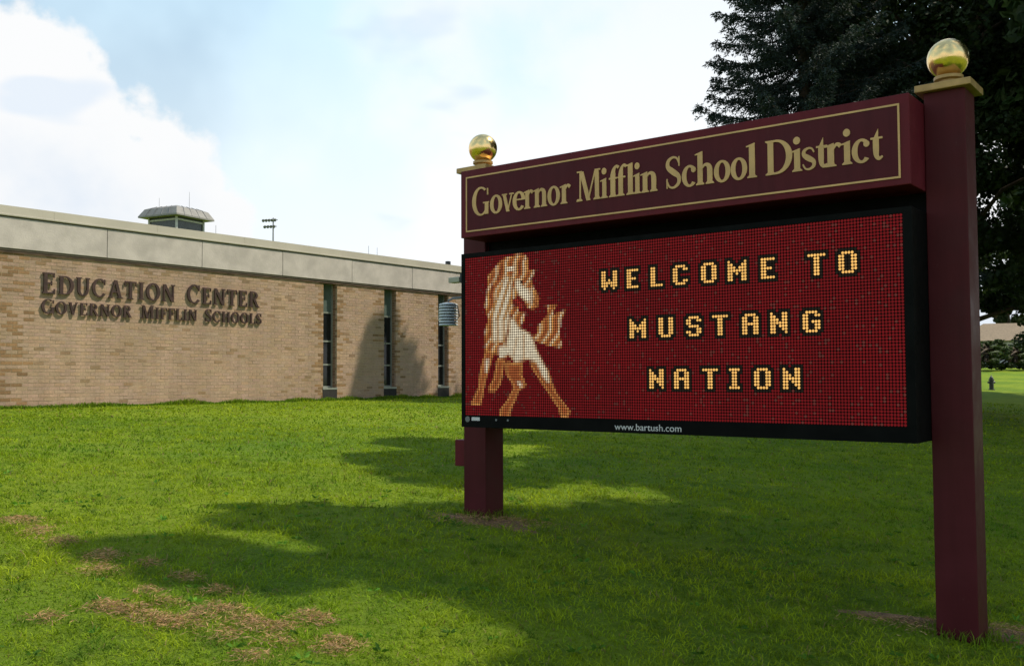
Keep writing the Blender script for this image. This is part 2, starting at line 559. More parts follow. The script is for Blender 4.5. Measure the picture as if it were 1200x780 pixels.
S_ = lambda w_, h_: [(0.88 * w_, 0.76 * h_, 0.05), (0.72 * w_, 0.93 * h_, 0.06), (0.45 * w_, 0.965 * h_, 0.075), (0.17 * w_, 0.86 * h_, 0.12), (0.16 * w_, 0.68 * h_, 0.15),
                     (0.48 * w_, 0.52 * h_, 0.19), (0.83 * w_, 0.36 * h_, 0.15), (0.84 * w_, 0.16 * h_, 0.12), (0.55 * w_, 0.035 * h_, 0.075), (0.25 * w_, 0.07 * h_, 0.06), (0.06 * w_, 0.27 * h_, 0.05)]
GL = {
    'G': (0.86, [arc(.44, .5, .44, .52, .27, .455, 52, 335, 26, .02), hb(.56, .86, .41, .46), st(.74, .02, .43), hb(.76, .82, .70, .94)]),
    'o': (0.56, [arc(.28, XH / 2, .28, XH / 2 + .02, .118, XH / 2 - .055, 0, 360, 28)]),
    'v': (0.58, [dg(.30, 0, .11, XH - .02, .155), dg(.29, 0, .50, XH - .02, .06), hb(0, .25, XH - .05, XH), hb(.38, .60, XH - .05, XH)]),
    'e': (0.53, [arc(.28, XH / 2, .28, XH / 2 + .02, .118, XH / 2 - .055, 5, 322, 26), hb(.12, .545, .34, .39)]),
    'r': (0.46, [st(.17, .03, XH - .03), sf(.17, 0), flag(.17, XH + .02), curve([(.20, .44, .06), (.30, .58, .08), (.37, .60, .10), (.44, .54, .12)])]),
    'n': (0.66, [st(.16, .03, XH - .03), sf(.16, 0, .29), flag(.16, XH + .02), curve([(.20, .46, .05), (.32, .585, .08), (.44, .57, .13), (.50, .44, TS), (.50, .03, TS)]), sf(.50, 0, .29)]),
    'h': (0.66, [st(.16, .03, .98), sf(.16, 0, .29), flag(.16, 1.02), curve([(.20, .46, .05), (.32, .585, .08), (.44, .57, .13), (.50, .44, TS), (.50, .03, TS)]), sf(.50, 0, .29)]),
    'i': (0.32, [st(.165, .03, XH - .03), sf(.165, 0, .30), flag(.165, XH + .02), dot(.16, .88, .105)]),
    'l': (0.32, [st(.165, .03, .98), sf(.165, 0, .30), flag(.165, 1.02)]),
    'f': (0.42, [curve([(.17, .03, TS), (.17, .5, TS), (.175, .72, TS), (.215, .90, .11), (.31, .985, .08), (.39, .93, .11)]), sf(.17, 0, .30), hb(.02, .36, .575, .63)]),
    'M': (1.06, [dg(.16, .02, .17, .98, .06), dg(.52, .0, .22, .98, .17), dg(.50, .0, .82, .98, .06), dg(.89, .02, .88, .98, .17), sf(.13, 0, .25), sf(.89, 0, .31), hb(.03, .24, .95, 1.0), hb(.80, 1.03, .95, 1.0)]),
    'S': (0.60, [curve(S_(.60, 1.0)), hb(.50, .545, .68, .98), hb(.03, .075, .02, .32)]),
    's': (0.44, [curve([(x, y, wd * .85) for x, y, wd in S_(.44, XH)])]),
    'c': (0.50, [arc(.28, XH / 2, .28, XH / 2 + .02, .118, XH / 2 - .055, 48, 318, 24), dot(.42, .50, .085)]),
    'D': (0.86, [st(.19, .03, .97), sf(.19, 0, .32), sf(.19, 1, .32), arc(.36, .5, .50, .50, .31, .435, -90, 90, 22), hb(.20, .40, 0, .06), hb(.20, .40, .94, 1.0)]),
    't': (0.40, [curve([(.18, .60, TS), (.18, .30, TS), (.195, .13, .14), (.27, .05, .10), (.38, .10, .05)]), hb(.02, .38, XH - .055, XH), [[(.105, .60), (.255, .60), (.255, .86), (.22, .80)]]]),
    # capitals of the wall lettering
    'E': (0.66, [st(.17, 0, 1, .17), hb(.03, .62, 0, .08), hb(.03, .60, .92, 1), hb(.2, .48, .46, .54), hb(.565, .62, .04, .24), hb(.545, .60, .78, .96), hb(.44, .48, .40, .60)]),
    'U': (0.80, [st(.17, .30, 1, .17), arc(.40, .32, .315, .33, .145, .25, 180, 360, 18), st(.66, .30, 1, .11), sf(.17, 1, .32), sf(.66, 1, .26)]),
    'C': (0.82, [arc(.43, .5, .43, .52, .26, .44, 42, 322, 26), hb(.69, .75, .68, .98)]),
    'A': (0.84, [dg(.12, 0, .40, 1, .08), dg(.70, 0, .42, 1, .18), hb(.24, .60, .30, .38), sf(.12, 0, .24), sf(.70, 0, .32)]),
    'T': (0.74, [st(.37, 0, .96, .17), hb(.02, .72, .92, 1), hb(.02, .07, .74, .96), hb(.67, .72, .74, .96), sf(.37, 0, .34)]),
    'I': (0.36, [st(.18, 0, 1, .17), sf(.18, 0, .34), sf(.18, 1, .34)]),
    'O': (0.88, [arc(.44, .5, .44, .52, .25, .43, 0, 360, 30)]),
    'N': (0.86, [st(.14, 0, 1, .10), dg(.70, 0, .16, 1, .19), st(.72, 0, 1, .10), sf(.14, 0, .26), sf(.72, 1, .26)]),
    'R': (0.78, [st(.17, 0, 1, .17), sf(.17, 0, .32), arc(.32, .745, .34, .255, .17, .175, -90, 90, 14), hb(.18, .34, .92, 1), hb(.18, .34, .49, .57), dg(.66, 0, .38, .52, .18), hb(.58, .78, 0, .06)]),
    'V': (0.80, [dg(.40, 0, .14, 1, .18), dg(.40, 0, .66, 1, .08), sf(.14, 1, .3), sf(.66, 1, .22)]),
    'F': (0.62, [st(.17, 0, 1, .17), sf(.17, 0, .32), hb(.03, .60, .92, 1), hb(.2, .46, .46, .54), hb(.545, .60, .76, .96), hb(.42, .46, .38, .62)]),
    'L': (0.62, [st(.17, 0, 1, .17), sf(.17, 1, .32), hb(.03, .60, 0, .08), hb(.545, .60, .04, .26)]),
    'H': (0.86, [st(.17, 0, 1, .17), st(.69, 0, 1, .17), hb(.2, .66, .46, .54), sf(.17, 0, .32), sf(.69, 0, .32), sf(.17, 1, .32), sf(.69, 1, .32)]),
}


def glyph_prisms(ch, fx, back, front, step_=0.0003):
    """fx maps glyph (x, y) -> function of depth giving a 3D point; returns an MB"""
    b = MB()
    for k, prim in enumerate(GL[ch][1]):
        fr = front + (front - back) / abs(front - back) * step_ * k
        for q in prim:
            n_ = len(q); i = len(b.v)
            b.v += [fx(x, y, back) for x, y in q] + [fx(x, y, fr) for x, y in q]
            b.f.append(tuple(i + n_ + j for j in range(n_)))
            for j in range(n_):
                j2 = (j + 1) % n_
                b.f.append((i + j, i + j2, i + n_ + j2, i + n_ + j))
    return b


# ------------------------------------------------------------------ the sign
L_, PW, DH, DC = 3.6347, 0.245, 0.319, 0.3083
sign = thing('school_sign', 'maroon two-post school sign with gold lettered header and lit red message screen', 'sign',
             (SIGN[0], SIGN[1], 0.0), ROT)
gl = G(*post_l); gr = G(*post_r)
for x0, gnd, side in ((-L_ - PW, gl, -1), (0.0, gr, 1)):
    cx = x0 + PW / 2; cy = PW / 2
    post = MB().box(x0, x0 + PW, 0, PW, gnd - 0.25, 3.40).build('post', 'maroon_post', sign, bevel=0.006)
    cap = MB()
    hw = PW / 2 + 0.045
    cap.box(cx - hw, cx + hw, cy - hw, cy + hw, 3.402, 3.448)
    cap.build('post_cap', 'gold_paint', post, bevel=0.006)
    fin = MB().lathe([(0.085, 3.450), (0.085, 3.462), (0.060, 3.470), (0.060, 3.488), (0.088, 3.494), (0.088, 3.514), (0.05, 3.520), (0.05, 3.530)], cx, cy, 28)
    fin.build('finial_collar', 'gold_paint', post, smooth=False)
    rb = 0.127
    prof = [(max(0.004, rb * math.cos(t)), 3.632 + rb * math.sin(t)) for t in np.linspace(-math.pi / 2, math.pi / 2, 25)]
    MB().lathe(prof, cx, cy, 40).build('ball_finial', 'gold_ball', post, smooth=True)

# header box (both sides of the posts)
HZ0, HZ1 = 2.772, 3.336
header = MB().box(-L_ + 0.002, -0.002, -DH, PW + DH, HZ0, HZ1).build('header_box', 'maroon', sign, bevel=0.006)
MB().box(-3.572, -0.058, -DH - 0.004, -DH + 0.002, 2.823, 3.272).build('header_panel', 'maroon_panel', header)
for x0, x1, z0, z1 in ((-3.572, -0.058, 3.266, 3.278), (-3.572, -0.058, 2.815, 2.827), (-3.572, -3.560, 2.8275, 3.2655), (-0.070, -0.058, 2.8275, 3.2655)):
    MB().box(x0, x1, -DH - 0.0075, -DH - 0.0015, z0, z1).build('border_strip', 'gold_letter', header)
HTXT = [('G', -3.501, -3.32), ('o', -3.309, -3.182), ('v', -3.183, -3.067), ('e', -3.074, -2.951), ('r', -2.961, -2.869), ('n', -2.864, -2.728), ('o', -2.728, -2.609), ('r', -2.607, -2.51), ('M', -2.454, -2.231), ('i', -2.235, -2.172), ('f', -2.166, -2.069), ('f', -2.095, -2.005), ('l', -2.013, -1.941), ('i', -1.949, -1.886), ('n', -1.886, -1.746), ('S', -1.682, -1.559), ('c', -1.553, -1.444), ('h', -1.445, -1.302), ('o', -1.305, -1.182), ('o', -1.18, -1.059), ('l', -1.062, -0.988), ('D', -0.935, -0.742), ('i', -0.747, -0.675), ('s', -0.677, -0.585), ('t', -0.586, -0.506), ('r', -0.528, -0.418), ('i', -0.418, -0.349), ('c', -0.353, -0.243), ('t', -0.239, -0.158)]
for ch, x0, x1 in HTXT:
    sc = (x1 - x0) / GL[ch][0]
    cb = 0.231
    fx = lambda x, y, dp, x0=x0, sc=sc: (x0 + x * sc, dp, 2.942 + y * cb)
    glyph_prisms(ch, fx, -DH - 0.003, -DH - 0.010).build('letter', 'gold_letter', header)

# dark beam tying the two boxes together in the gap
MB().box(-L_ + 0.004, -0.004, 0.05, PW - 0.05, 2.60, 2.80).build('tie_beam', 'black', sign)

# message board cabinet
CZ0, CZ1 = 1.196, 2.638
SX0, SX1, SZ0, SZ1 = -3.5933, -0.0573, 1.2944, 2.600
cab = MB()
cab.box(-L_ + 0.002, -0.002, -DC + 0.012, PW + DC, CZ0, CZ1)
cabinet = cab.build('screen_cabinet', 'black', sign, bevel=0.004)
bz = MB()
bz.box(-L_ + 0.002, -0.002, -DC - 0.006, -DC + 0.010, SZ1 + 0.001, CZ1)
bz.box(-L_ + 0.002, -0.002, -DC - 0.006, -DC + 0.010, CZ0, SZ0 - 0.001)
bz.box(-L_ + 0.002, SX0 - 0.001, -DC - 0.006, -DC + 0.010, SZ0 - 0.0005, SZ1 + 0.0005)
bz.box(SX1 + 0.001, -0.002, -DC - 0.006, -DC + 0.010, SZ0 - 0.0005, SZ1 + 0.0005)
bz.build('bezel', 'black', cabinet)
screen = MB().box(SX0, SX1, -DC, -DC + 0.011, SZ0, SZ1).build('message_screen', 'mask', cabinet)

# the lit picture, one small lens per pixel
WC, HR = 176, 64
img = np.zeros((HR, WC, 3)); img[:] = (0.138, 0.0016, 0.0038)
img *= (0.90 + 0.20 * rng.random((HR, WC, 1)))
img *= np.kron(0.92 + 0.15 * rng.random((4, 11)), np.ones((16, 16)))[..., None]     # modules age unevenly
odd = rng.random((HR, WC)) < 0.07
img[odd] = img[odd] * np.array([0.85, 1, 1]) + np.array([0.0, 0.018, 0.012])
FONT = {
    'W': "##...## ##...## ##...## ##.#.## ####### ###.### .#...#.", 'M': "#.....# ##...## ###.### ####### ##.#.## ##...## ##...##",
    'E': "##### ##... ##... ####. ##... ##... #####", 'L': "##... ##... ##... ##... ##... ##... #####",
    'C': ".####. ##..## ##.... ##.... ##.... ##..## .####.", 'O': ".####. ##..## ##..## ##..## ##..## ##..## .####.",
    'T': "###### ..##.. ..##.. ..##.. ..##.. ..##.. ..##..", 'U': "##..## ##..## ##..## ##..## ##..## ##..## .####.",
    'S': ".####. ##..## ##.... .####. ....## ##..## .####.", 'A': ".####. ##..## ##..## ###### ##..## ##..## ##..##",
    'N': "#...## ##..## ###.## ###### ##.### ##..## ##...#", 'G': ".####. ##..## ##.... ##.### ##..## ##..## .####.", 'I': "#### .##. .##. .##. .##. .##. ####"}
lines = [(10, 'WELCOMETO', (67, 78, 88, 97, 108, 118, 130, 146, 156)), (28, 'MUSTANG', (79, 91, 102, 112, 123, 133, 144)), (46, 'NATION', (87, 97, 108, 118, 127, 137))]
lit = np.zeros((HR, WC), bool)
for r0, txt, cols in lines:
    for ch, c0 in zip(txt, cols):
        for j, row in enumerate(FONT[ch].split()):
            for i, q in enumerate(row):
                if q == '#':
                    lit[r0 + j, c0 + i] = True
halo = lit.copy()
for dy in (-1, 0, 1):
    for dx in (-1, 0, 1):
        halo |= np.roll(np.roll(lit, dy, 0), dx, 1)
img[halo] = (0.006, 0.006, 0.003)
img[lit] = np.array((1.0, 0.55, 0.145)) * (0.86 + 0.22 * rng.random((int(lit.sum()), 1)))

HORSE = {
    'mane': [(25.3, 1.0), (27.1, 0.5), (31.6, 1.0), (32.8, 3.4), (33.0, 7.0), (36.3, 7.7), (35.4, 9.5), (34.0, 10.6), (35.4, 14.0), (37.5, 16.9), (38.2, 18.8), (37.4, 21.5), (35.1, 22.4), (32.4, 21.8), (31.2, 19.4), (30.0, 16.0), (27.0, 16.3), (25.2, 20.0), (24.5, 24.2), (15.3, 21.9), (13.7, 28.1), (11.1, 34.3), (10.5, 30.4), (12.4, 25.7), (10.5, 19.8), (11.8, 15.0), (12.1, 8.2), (15.3, 5.5), (19.1, 2.4), (22.2, 1.2)],
    'chest': [(24.0, 17.6), (27.6, 20.1), (28.2, 23.5), (31.2, 23.8), (30.6, 26.8), (28.2, 29.1), (25.2, 25.2), (23.6, 22.3)],
    'tail': [(41.8, 21.5), (46.7, 21.5), (45.0, 23.3), (44.9, 25.1), (50.6, 23.5), (48.6, 27.1), (48.0, 30.7), (48.0, 34.4), (49.1, 36.2), (48.5, 37.6), (42.3, 36.5), (37.1, 35.0), (34.7, 33.1), (37.1, 32.2), (37.7, 29.0), (40.6, 26.3), (42.4, 25.0)],
    'flank': [(10.8, 29.5), (14.6, 29.6), (20.8, 34.6), (22.6, 38.4), (22.0, 41.3), (16.4, 39.3), (10.8, 39.2)],
    'leg1': [(11.1, 37.7), (15.2, 38.3), (13.6, 43.1), (10.7, 50.3), (9.4, 56.1), (8.1, 59.9), (3.3, 60.0), (3.6, 58.5), (6.9, 53.2), (8.2, 45.4)],
    'leg2': [(17.1, 41.2), (20.8, 41.7), (19.5, 48.8), (18.3, 51.7), (15.8, 54.3), (12.6, 54.3), (12.9, 52.2), (15.1, 49.3)],
    'leg3': [(21.4, 42.7), (29.9, 43.3), (29.3, 47.5), (31.6, 51.9), (28.0, 53.8), (26.2, 57.6), (24.4, 60.4), (23.1, 64.0), (18.2, 64.1), (18.5, 61.5), (21.9, 58.1), (25.0, 53.3), (24.7, 51.0), (21.7, 47.9)],
    'leg4': [(33.5, 43.8), (37.0, 42.9), (42.2, 45.7), (43.9, 50.5), (46.1, 54.6), (48.4, 57.3), (52.5, 61.3), (51.7, 63.6), (48.3, 63.7), (47.2, 60.5), (43.9, 56.5), (39.3, 51.0), (35.8, 46.8)],
    'neck': [(20.9, 8.8), (25.2, 8.6), (24.9, 11.9), (24.3, 16.6), (23.6, 22.3), (23.3, 27.0), (22.1, 30.8), (20.8, 35.1), (14.3, 34.9), (14.0, 28.1), (14.9, 20.9), (16.5, 17.2), (19.0, 13.0)],
    'head': [(25.8, 10.5), (28.3, 9.7), (30.1, 12.7), (33.6, 14.3), (34.8, 18.6), (33.0, 20.4), (30.0, 18.3), (27.6, 16.3), (26.1, 13.4)],
    'body': [(23.3, 25.1), (25.8, 25.7), (28.2, 29.1), (33.5, 31.6), (35.3, 34.0), (37.0, 38.2), (39.3, 42.0), (42.2, 46.2), (43.3, 50.3), (42.2, 51.2), (39.3, 48.4), (36.4, 43.3), (32.3, 41.9), (26.3, 43.2), (24.5, 41.8), (22.0, 38.9), (21.4, 35.1), (22.7, 30.8)],
    'hl1': [(21.6, 5.5), (25.3, 4.8), (25.9, 6.5), (22.2, 6.9)], 'hl2': [(17.7, 36.4), (22.0, 36.5), (23.3, 38.9), (21.4, 40.3), (18.3, 41.2), (17.7, 38.8)],
    'hl3': [(10.8, 41.6), (12.7, 41.6), (11.7, 46.9), (10.7, 46.9)], 'hl4': [(26.8, 50.3), (29.2, 50.7), (29.5, 52.4), (28.3, 52.6)]}


def inside(poly, X, Y):
    ins = np.zeros(X.shape, bool); k = len(poly)
    for i in range(k):
        x0, y0 = poly[i]; x1, y1 = poly[(i + 1) % k]
        cond = ((y0 > Y) != (y1 > Y)) & (X < (x1 - x0) * (Y - y0) / ((y1 - y0) or 1e-9) + x0)
        ins ^= cond
    return ins


CX, RY = np.meshgrid(np.arange(WC) + 0.5, np.arange(HR) + 0.5)
SSN = 4                                  # the picture is drawn four times finer, then averaged to the pixels
FX, FY = np.meshgrid((np.arange(56 * SSN) + 0.5) / SSN, (np.arange(HR * SSN) + 0.5) / SSN)
fine = np.zeros(FX.shape + (3,)); cover = np.zeros(FX.shape)
brown, gold_, cream = np.array((0.34, 0.080, 0.022)), np.array((0.60, 0.285, 0.075)), np.array((0.84, 0.73, 0.52))


def edge_dist(mask, n_):
    d_ = np.zeros(mask.shape); m_ = mask.copy()
    for _ in range(n_):
        e_ = m_.copy()
        e_[1:] &= m_[:-1]; e_[:-1] &= m_[1:]; e_[:, 1:] &= m_[:, :-1]; e_[:, :-1] &= m_[:, 1:]
        d_ += e_; m_ = e_
    return d_ / n_


for nm, poly in HORSE.items():
    ins = inside(poly, FX, FY)
    dist = edge_dist(ins, 7)[ins][:, None]
    xs, ys_ = FX[ins][:, None], FY[ins][:, None]
    if nm in ('neck', 'head', 'body') or nm.startswith('hl'):
        f_ = np.clip(0.25 + dist * 1.2, 0, 1) if not nm.startswith('hl') else np.ones_like(dist)
        if nm == 'neck':
            stripe = np.clip(np.sin((xs + 0.42 * ys_) * 1.75) * -2.2 - 0.1, 0, 1) * (ys_ < 26) + np.clip(np.sin(xs * 2.1) * -1.6 - 0.3, 0, 1) * (ys_ >= 26)
            f_ = f_ * (1 - 0.95 * stripe)
        if nm == 'body':
            f_ = f_ * (1 - 0.7 * np.exp(-((xs - 31.2 + 0.02 * ys_) / 0.5) ** 2) * (ys_ > 32)) * (1 - 0.6 * np.exp(-((xs - 26.6 + 0.28 * (ys_ - 35)) / 0.5) ** 2) * (ys_ > 33))
        col = (gold_ * 0.8) * (1 - f_) + cream * f_
    elif nm.startswith('leg'):
        f_ = np.exp(-dist * 3.2)
        col = brown * (1 - f_) + gold_ * f_ * 1.25
    else:
        f_ = np.clip(0.5 + 0.6 * np.sin((xs * 0.9 + ys_ * 0.42) * 1.5 + np.sin(ys_ * 0.55) * 1.4), 0, 1)
        f_ = np.clip(f_ + 0.6 * np.exp(-dist * 4), 0, 1)
        col = brown * (1 - f_) + gold_ * 1.15 * f_
        glint = np.sin((xs * 0.9 + ys_ * 0.42) * 1.5 + np.sin(ys_ * 0.55) * 1.4 + 0.4) > 0.86
        col = np.where(glint, cream * 0.8, col)
    fine[ins] = col; cover[ins] = 1
for poly in ([(24.6, 17.5), (27.5, 18.0), (30.6, 20.6), (29.6, 22.6), (27.4, 21.0), (25.4, 21.6)], [(33.4, 18.6), (36.2, 18.9), (36.0, 19.5), (33.6, 19.2)], [(14.6, 10.5), (15.4, 10.2), (13.6, 17.0), (12.9, 17.0)], [(19.2, 4.6), (20.0, 4.4), (17.4, 10.0), (16.6, 10.0)], [(28.8, 3.0), (29.5, 3.0), (28.6, 8.4), (27.8, 8.4)]):
    fine[inside(poly, FX, FY)] = (0.16, 0.018, 0.010)
eye = ((FX - 29.4) ** 2 + (FY - 11.6) ** 2) < 0.5
fine[eye] = (0.04, 0.015, 0.008)
cov = cover.reshape(HR, SSN, 56, SSN).mean((1, 3))[..., None]
avg = fine.reshape(HR, SSN, 56, SSN, 3).mean((1, 3))
img[:, :56] = img[:, :56] * (1 - cov) + avg * (0.88 + 0.24 * rng.random((HR, 56, 1)))

pw, ph = (SX1 - SX0) / WC, (SZ1 - SZ0) / HR
cxs = SX0 + (CX * pw).ravel(); czs = SZ1 - (RY * ph).ravel()
hx, hz_ = pw * 0.415, ph * 0.415
octo = [(math.cos(t), math.sin(t)) for t in (R(22.5 + 45 * k) for k in range(8))]
vs = np.stack([np.stack([cxs + ox * hx * 1.08, np.full_like(cxs, -DC - 0.0025), czs + oz * hz_ * 1.08], 1) for ox, oz in octo], 1).reshape(-1, 3)
ib = (np.arange(WC * HR) * 8)[:, None]
q1 = np.concatenate([ib + np.array([[0, 1, 2, 3]]), ib + np.array([[0, 3, 4, 7]]), ib + np.array([[4, 5, 6, 7]])], 0)
px = tag(link('pixel_grid', np_mesh('pixel_grid', vs, quads=q1, vcol=np.repeat(img.reshape(-1, 3), 8, 0)), 'led', cabinet), kind='stuff')


def text_part(name, body, size, loc, mat, parent, width=None):
    cu = bpy.data.curves.new(name, 'FONT'); cu.body = body; cu.size = size; cu.extrude = 0.0012; cu.align_x = 'LEFT'
    tmp = bpy.data.objects.new(name, cu); scene.collection.objects.link(tmp)
    dg_ = bpy.context.evaluated_depsgraph_get(); dg_.update()
    me = bpy.data.meshes.new_from_object(tmp.evaluated_get(dg_))
    bpy.data.objects.remove(tmp)
    if width:
        xs = [v.co.x for v in me.vertices]; k = width / (max(xs) - min(xs))
        for v in me.vertices: v.co.x *= k
    for v in me.vertices:
        v.co = Vector((v.co.x, -v.co.z, v.co.y))
    return link(name, me, mat, parent, loc)


text_part('maker_web_address', 'www.bartush.com', 0.070, (-2.137, -DC - 0.008, 1.217), 'white_print', cabinet, width=0.55)
MB().box(-3.52, -3.435, -DC - 0.009, -DC - 0.006, 1.252, 1.280).build('maker_badge', 'white_print', cabinet)
MB().tube([(-3.565, -DC - 0.006, 1.262), (-3.565, -DC - 0.010, 1.262)], [0.024, 0.024], 16).build('maker_emblem', 'grey_print', cabinet)
for x in (-3.26, -3.14):
    MB().tube([(x, -DC - 0.006, 1.262), (x, -DC - 0.011, 1.262)], [0.009, 0.009], 10).build('bezel_screw', 'grey_print', cabinet)

# things bolted to the far end of the sign
EX = -L_ - PW
jb = MB().box(EX - 0.13, EX - 0.001, 0.03, 0.19, 0.83, 1.06).build('junction_box', 'maroon', sign, bevel=0.006)
sens = thing('temperature_sensor', None, None); sens.parent = sign
sx, sy, sz = -4.165, 0.12, 2.075
for k in range(7):
    prof = [(0.060, sz + k * 0.0265), (0.088, sz + k * 0.0265 + 0.002), (0.084, sz + k * 0.0265 + 0.017), (0.055, sz + k * 0.0265 + 0.020)]
    MB().lathe(prof, sx, sy, 24).build('shield_plate', 'shield', sens)
MB().lathe([(0.086, sz + 7 * 0.0265), (0.080, sz + 7 * 0.0265 + 0.012), (0.03, sz + 7 * 0.0265 + 0.024)], sx, sy, 24).build('shield_top', 'shield', sens)
MB().tube([(sx, sy, sz + 0.004), (sx, sy, sz + 0.19)], [0.05, 0.05], 12).build('core', 'lamp_grey', sens)
MB().tube([(sx, sy, sz + 0.200), (sx, sy, sz + 0.228), (sx + 0.05, sy, sz + 0.245), (EX + 0.002, sy, sz + 0.245)], [0.011] * 4, 8).build('arm', 'lamp_grey', sens)
MB().tube([(sx + 0.03, sy, sz + 0.205), (sx + 0.11, sy, sz + 0.17), (sx + 0.13, sy, sz + 0.08), (sx + 0.06, sy, sz + 0.01), (sx + 0.02, sy, sz + 0.012)], [0.005] * 5, 6).build('cable', 'iron', sens)
eyeb = MB().box(-4.115, -3.985, 0.06, 0.14, 2.455, 2.505).build('light_sensor', 'beige_metal', sign, bevel=0.008)
b = MB(); b.box(-3.984, EX + 0.001, 0.07, 0.13, 2.45, 2.53); b.box(-3.945, EX + 0.001, 0.075, 0.125, 2.39, 2.4495)
b.build('bracket', 'iron', eyeb)

# ------------------------------------------------------------------ the school
WG = G(*WALL) - 0.004
school = thing('school_building', 'long flat-roofed school of buff brick with narrow windows and concrete fascia', 'building', (WALL[0], WALL[1], 0.0), ROT)
YA, YB = -7.0, 26.0            # along the wall
BT = 3.985                     # top of the brickwork
CH, BL = 0.0677, 0.2032
B0 = 1.07 - 2 * CH
courses = int((BT - B0) / CH)
WINS = [(7.68, 8.12), (9.76, 10.20), (11.85, 12.29), (13.94, 14.38), (16.03, 16.47)]
REC = 0.18
# mortar core with window recesses (wall face at local x = 0, outward +x)
core = MB()
ys = [YA]
for a_, b_ in WINS: ys += [a_, b_]
ys.append(YB)
for k in range(0, len(ys), 2):
    core.box(-0.40, -0.0035, ys[k] + (0.006 if k else 0), ys[k + 1] - (0.006 if k + 2 < len(ys) else 0), 0.3, BT)
core_o = core.build('brick_wall', 'mortar', school)
rb_ = random.Random(3)
mass_v, mass_c, singles = [], [], []


def brick_colour(y, row):
    c_ = np.array((0.395, 0.270, 0.190)) * rb_.uniform(0.93, 1.06)
    c_ = c_ * np.array((rb_.uniform(.97, 1.04), 1, rb_.uniform(.92, 1.08)))
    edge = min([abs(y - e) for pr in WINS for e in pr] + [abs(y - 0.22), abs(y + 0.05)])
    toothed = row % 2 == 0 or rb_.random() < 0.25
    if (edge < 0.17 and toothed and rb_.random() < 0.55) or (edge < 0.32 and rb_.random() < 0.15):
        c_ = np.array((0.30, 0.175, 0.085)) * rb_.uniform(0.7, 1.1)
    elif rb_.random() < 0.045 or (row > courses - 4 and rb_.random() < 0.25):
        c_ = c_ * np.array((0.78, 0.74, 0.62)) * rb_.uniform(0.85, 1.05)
    elif rb_.random() < 0.05:
        c_ = c_ * np.array((1.07, 1.08, 1.1))
    return c_


for row in range(courses):
    z0 = B0 + row * CH
    off = (BL / 2) * (row % 2)
    for k in range(0, len(ys), 2):
        s0, s1 = ys[k], ys[k + 1]
        y = math.floor((s0 - off) / BL) * BL + off
        while y < s1:
            a_ = max(y, s0); b_ = min(y + BL - 0.0095, s1)
            y += BL
            if b_ - a_ < 0.02: continue
            proud = rb_.uniform(-0.0015, 0.0015)
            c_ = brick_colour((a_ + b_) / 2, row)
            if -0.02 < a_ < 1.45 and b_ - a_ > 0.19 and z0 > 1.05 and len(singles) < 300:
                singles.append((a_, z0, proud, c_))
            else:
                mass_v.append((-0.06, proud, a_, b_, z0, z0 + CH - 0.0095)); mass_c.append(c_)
# the jamb that looks towards the road and its opposite, a brick deep
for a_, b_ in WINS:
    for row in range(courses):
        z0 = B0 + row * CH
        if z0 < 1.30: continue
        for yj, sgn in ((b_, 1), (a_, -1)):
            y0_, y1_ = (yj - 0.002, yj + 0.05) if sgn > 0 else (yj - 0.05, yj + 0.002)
            mass_v.append((-REC, -0.062, y0_, y1_, z0, z0 + CH - 0.0095)); mass_c.append(np.array((0.24, 0.14, 0.085)) * rb_.uniform(0.7, 1.25))  # jamb bricks toned darker, their shade put into the colour


def boxes_mesh(name, bx, cols):
    bx = np.array(bx); k = len(bx)
    sel = [(0, 2, 4), (1, 2, 4), (1, 3, 4), (0, 3, 4), (0, 2, 5), (1, 2, 5), (1, 3, 5), (0, 3, 5)]
    vs = np.stack([bx[:, list(s_)] for s_ in sel], 1).reshape(-1, 3)
    f = np.array([(0, 3, 2, 1), (4, 5, 6, 7), (0, 1, 5, 4), (1, 2, 6, 5), (2, 3, 7, 6), (3, 0, 4, 7)])
    quads = ((np.arange(k) * 8)[:, None, None] + f[None]).reshape(-1, 4)
    return np_mesh(name, vs, quads=quads, vcol=np.repeat(np.array(cols), 8, 0))


tag(link('brick_courses', boxes_mesh('brick_courses', mass_v, mass_c), 'brick_mass', core_o), kind='stuff')
one = MB().box(-0.06, 0, 0, BL - 0.0095, 0, CH - 0.0095).mesh('brick')
one.materials.append(M['brick_obj'])
for a_, z0, proud, c_ in singles:
    ob = bpy.data.objects.new('brick', one); scene.collection.objects.link(ob)
    ob.parent = core_o; ob.location = (proud, a_, z0); ob.color = (*c_, 1)

for a_, b_ in WINS:
    win = MB()
    xg = -REC
    fr = 0.035
    zt, zb = BT - 0.005, 1.38
    win.box(xg - 0.03, xg + 0.025, a_ + 0.002, a_ + fr, zb, zt); win.box(xg - 0.03, xg + 0.025, b_ - fr, b_ - 0.002, zb, zt)
    bars = [zb + 0.0, 1.93, 2.51, 3.22, zt - 0.04]
    for zb_ in bars:
        win.box(xg - 0.03, xg + 0.022, a_ + fr + 0.0005, b_ - fr - 0.0005, zb_, zb_ + 0.04)
    wo = win.build('window', 'frame_alu', school)
    for k in range(4):
        MB().box(xg - 0.015, xg - 0.003, a_ + fr + 0.001, b_ - fr - 0.001, bars[k] + 0.041, bars[k + 1] - 0.001).build(
            'pane' if k < 3 else 'spandrel_panel', 'glass' if k < 3 else 'spandrel', wo)
    MB().box(xg - 0.05, 0.015, a_ - 0.015, b_ + 0.015, 1.335, 1.378).build('sill', 'frame_alu', wo)
    MB().box(xg - 0.05, 0.008, a_ - 0.01, b_ + 0.01, 0.7, 1.334).build('sill_block', 'sill', wo)
    MB().box(-0.40, xg - 0.20, a_, b_, 0.8, BT).build('room_blind', 'mask', wo)

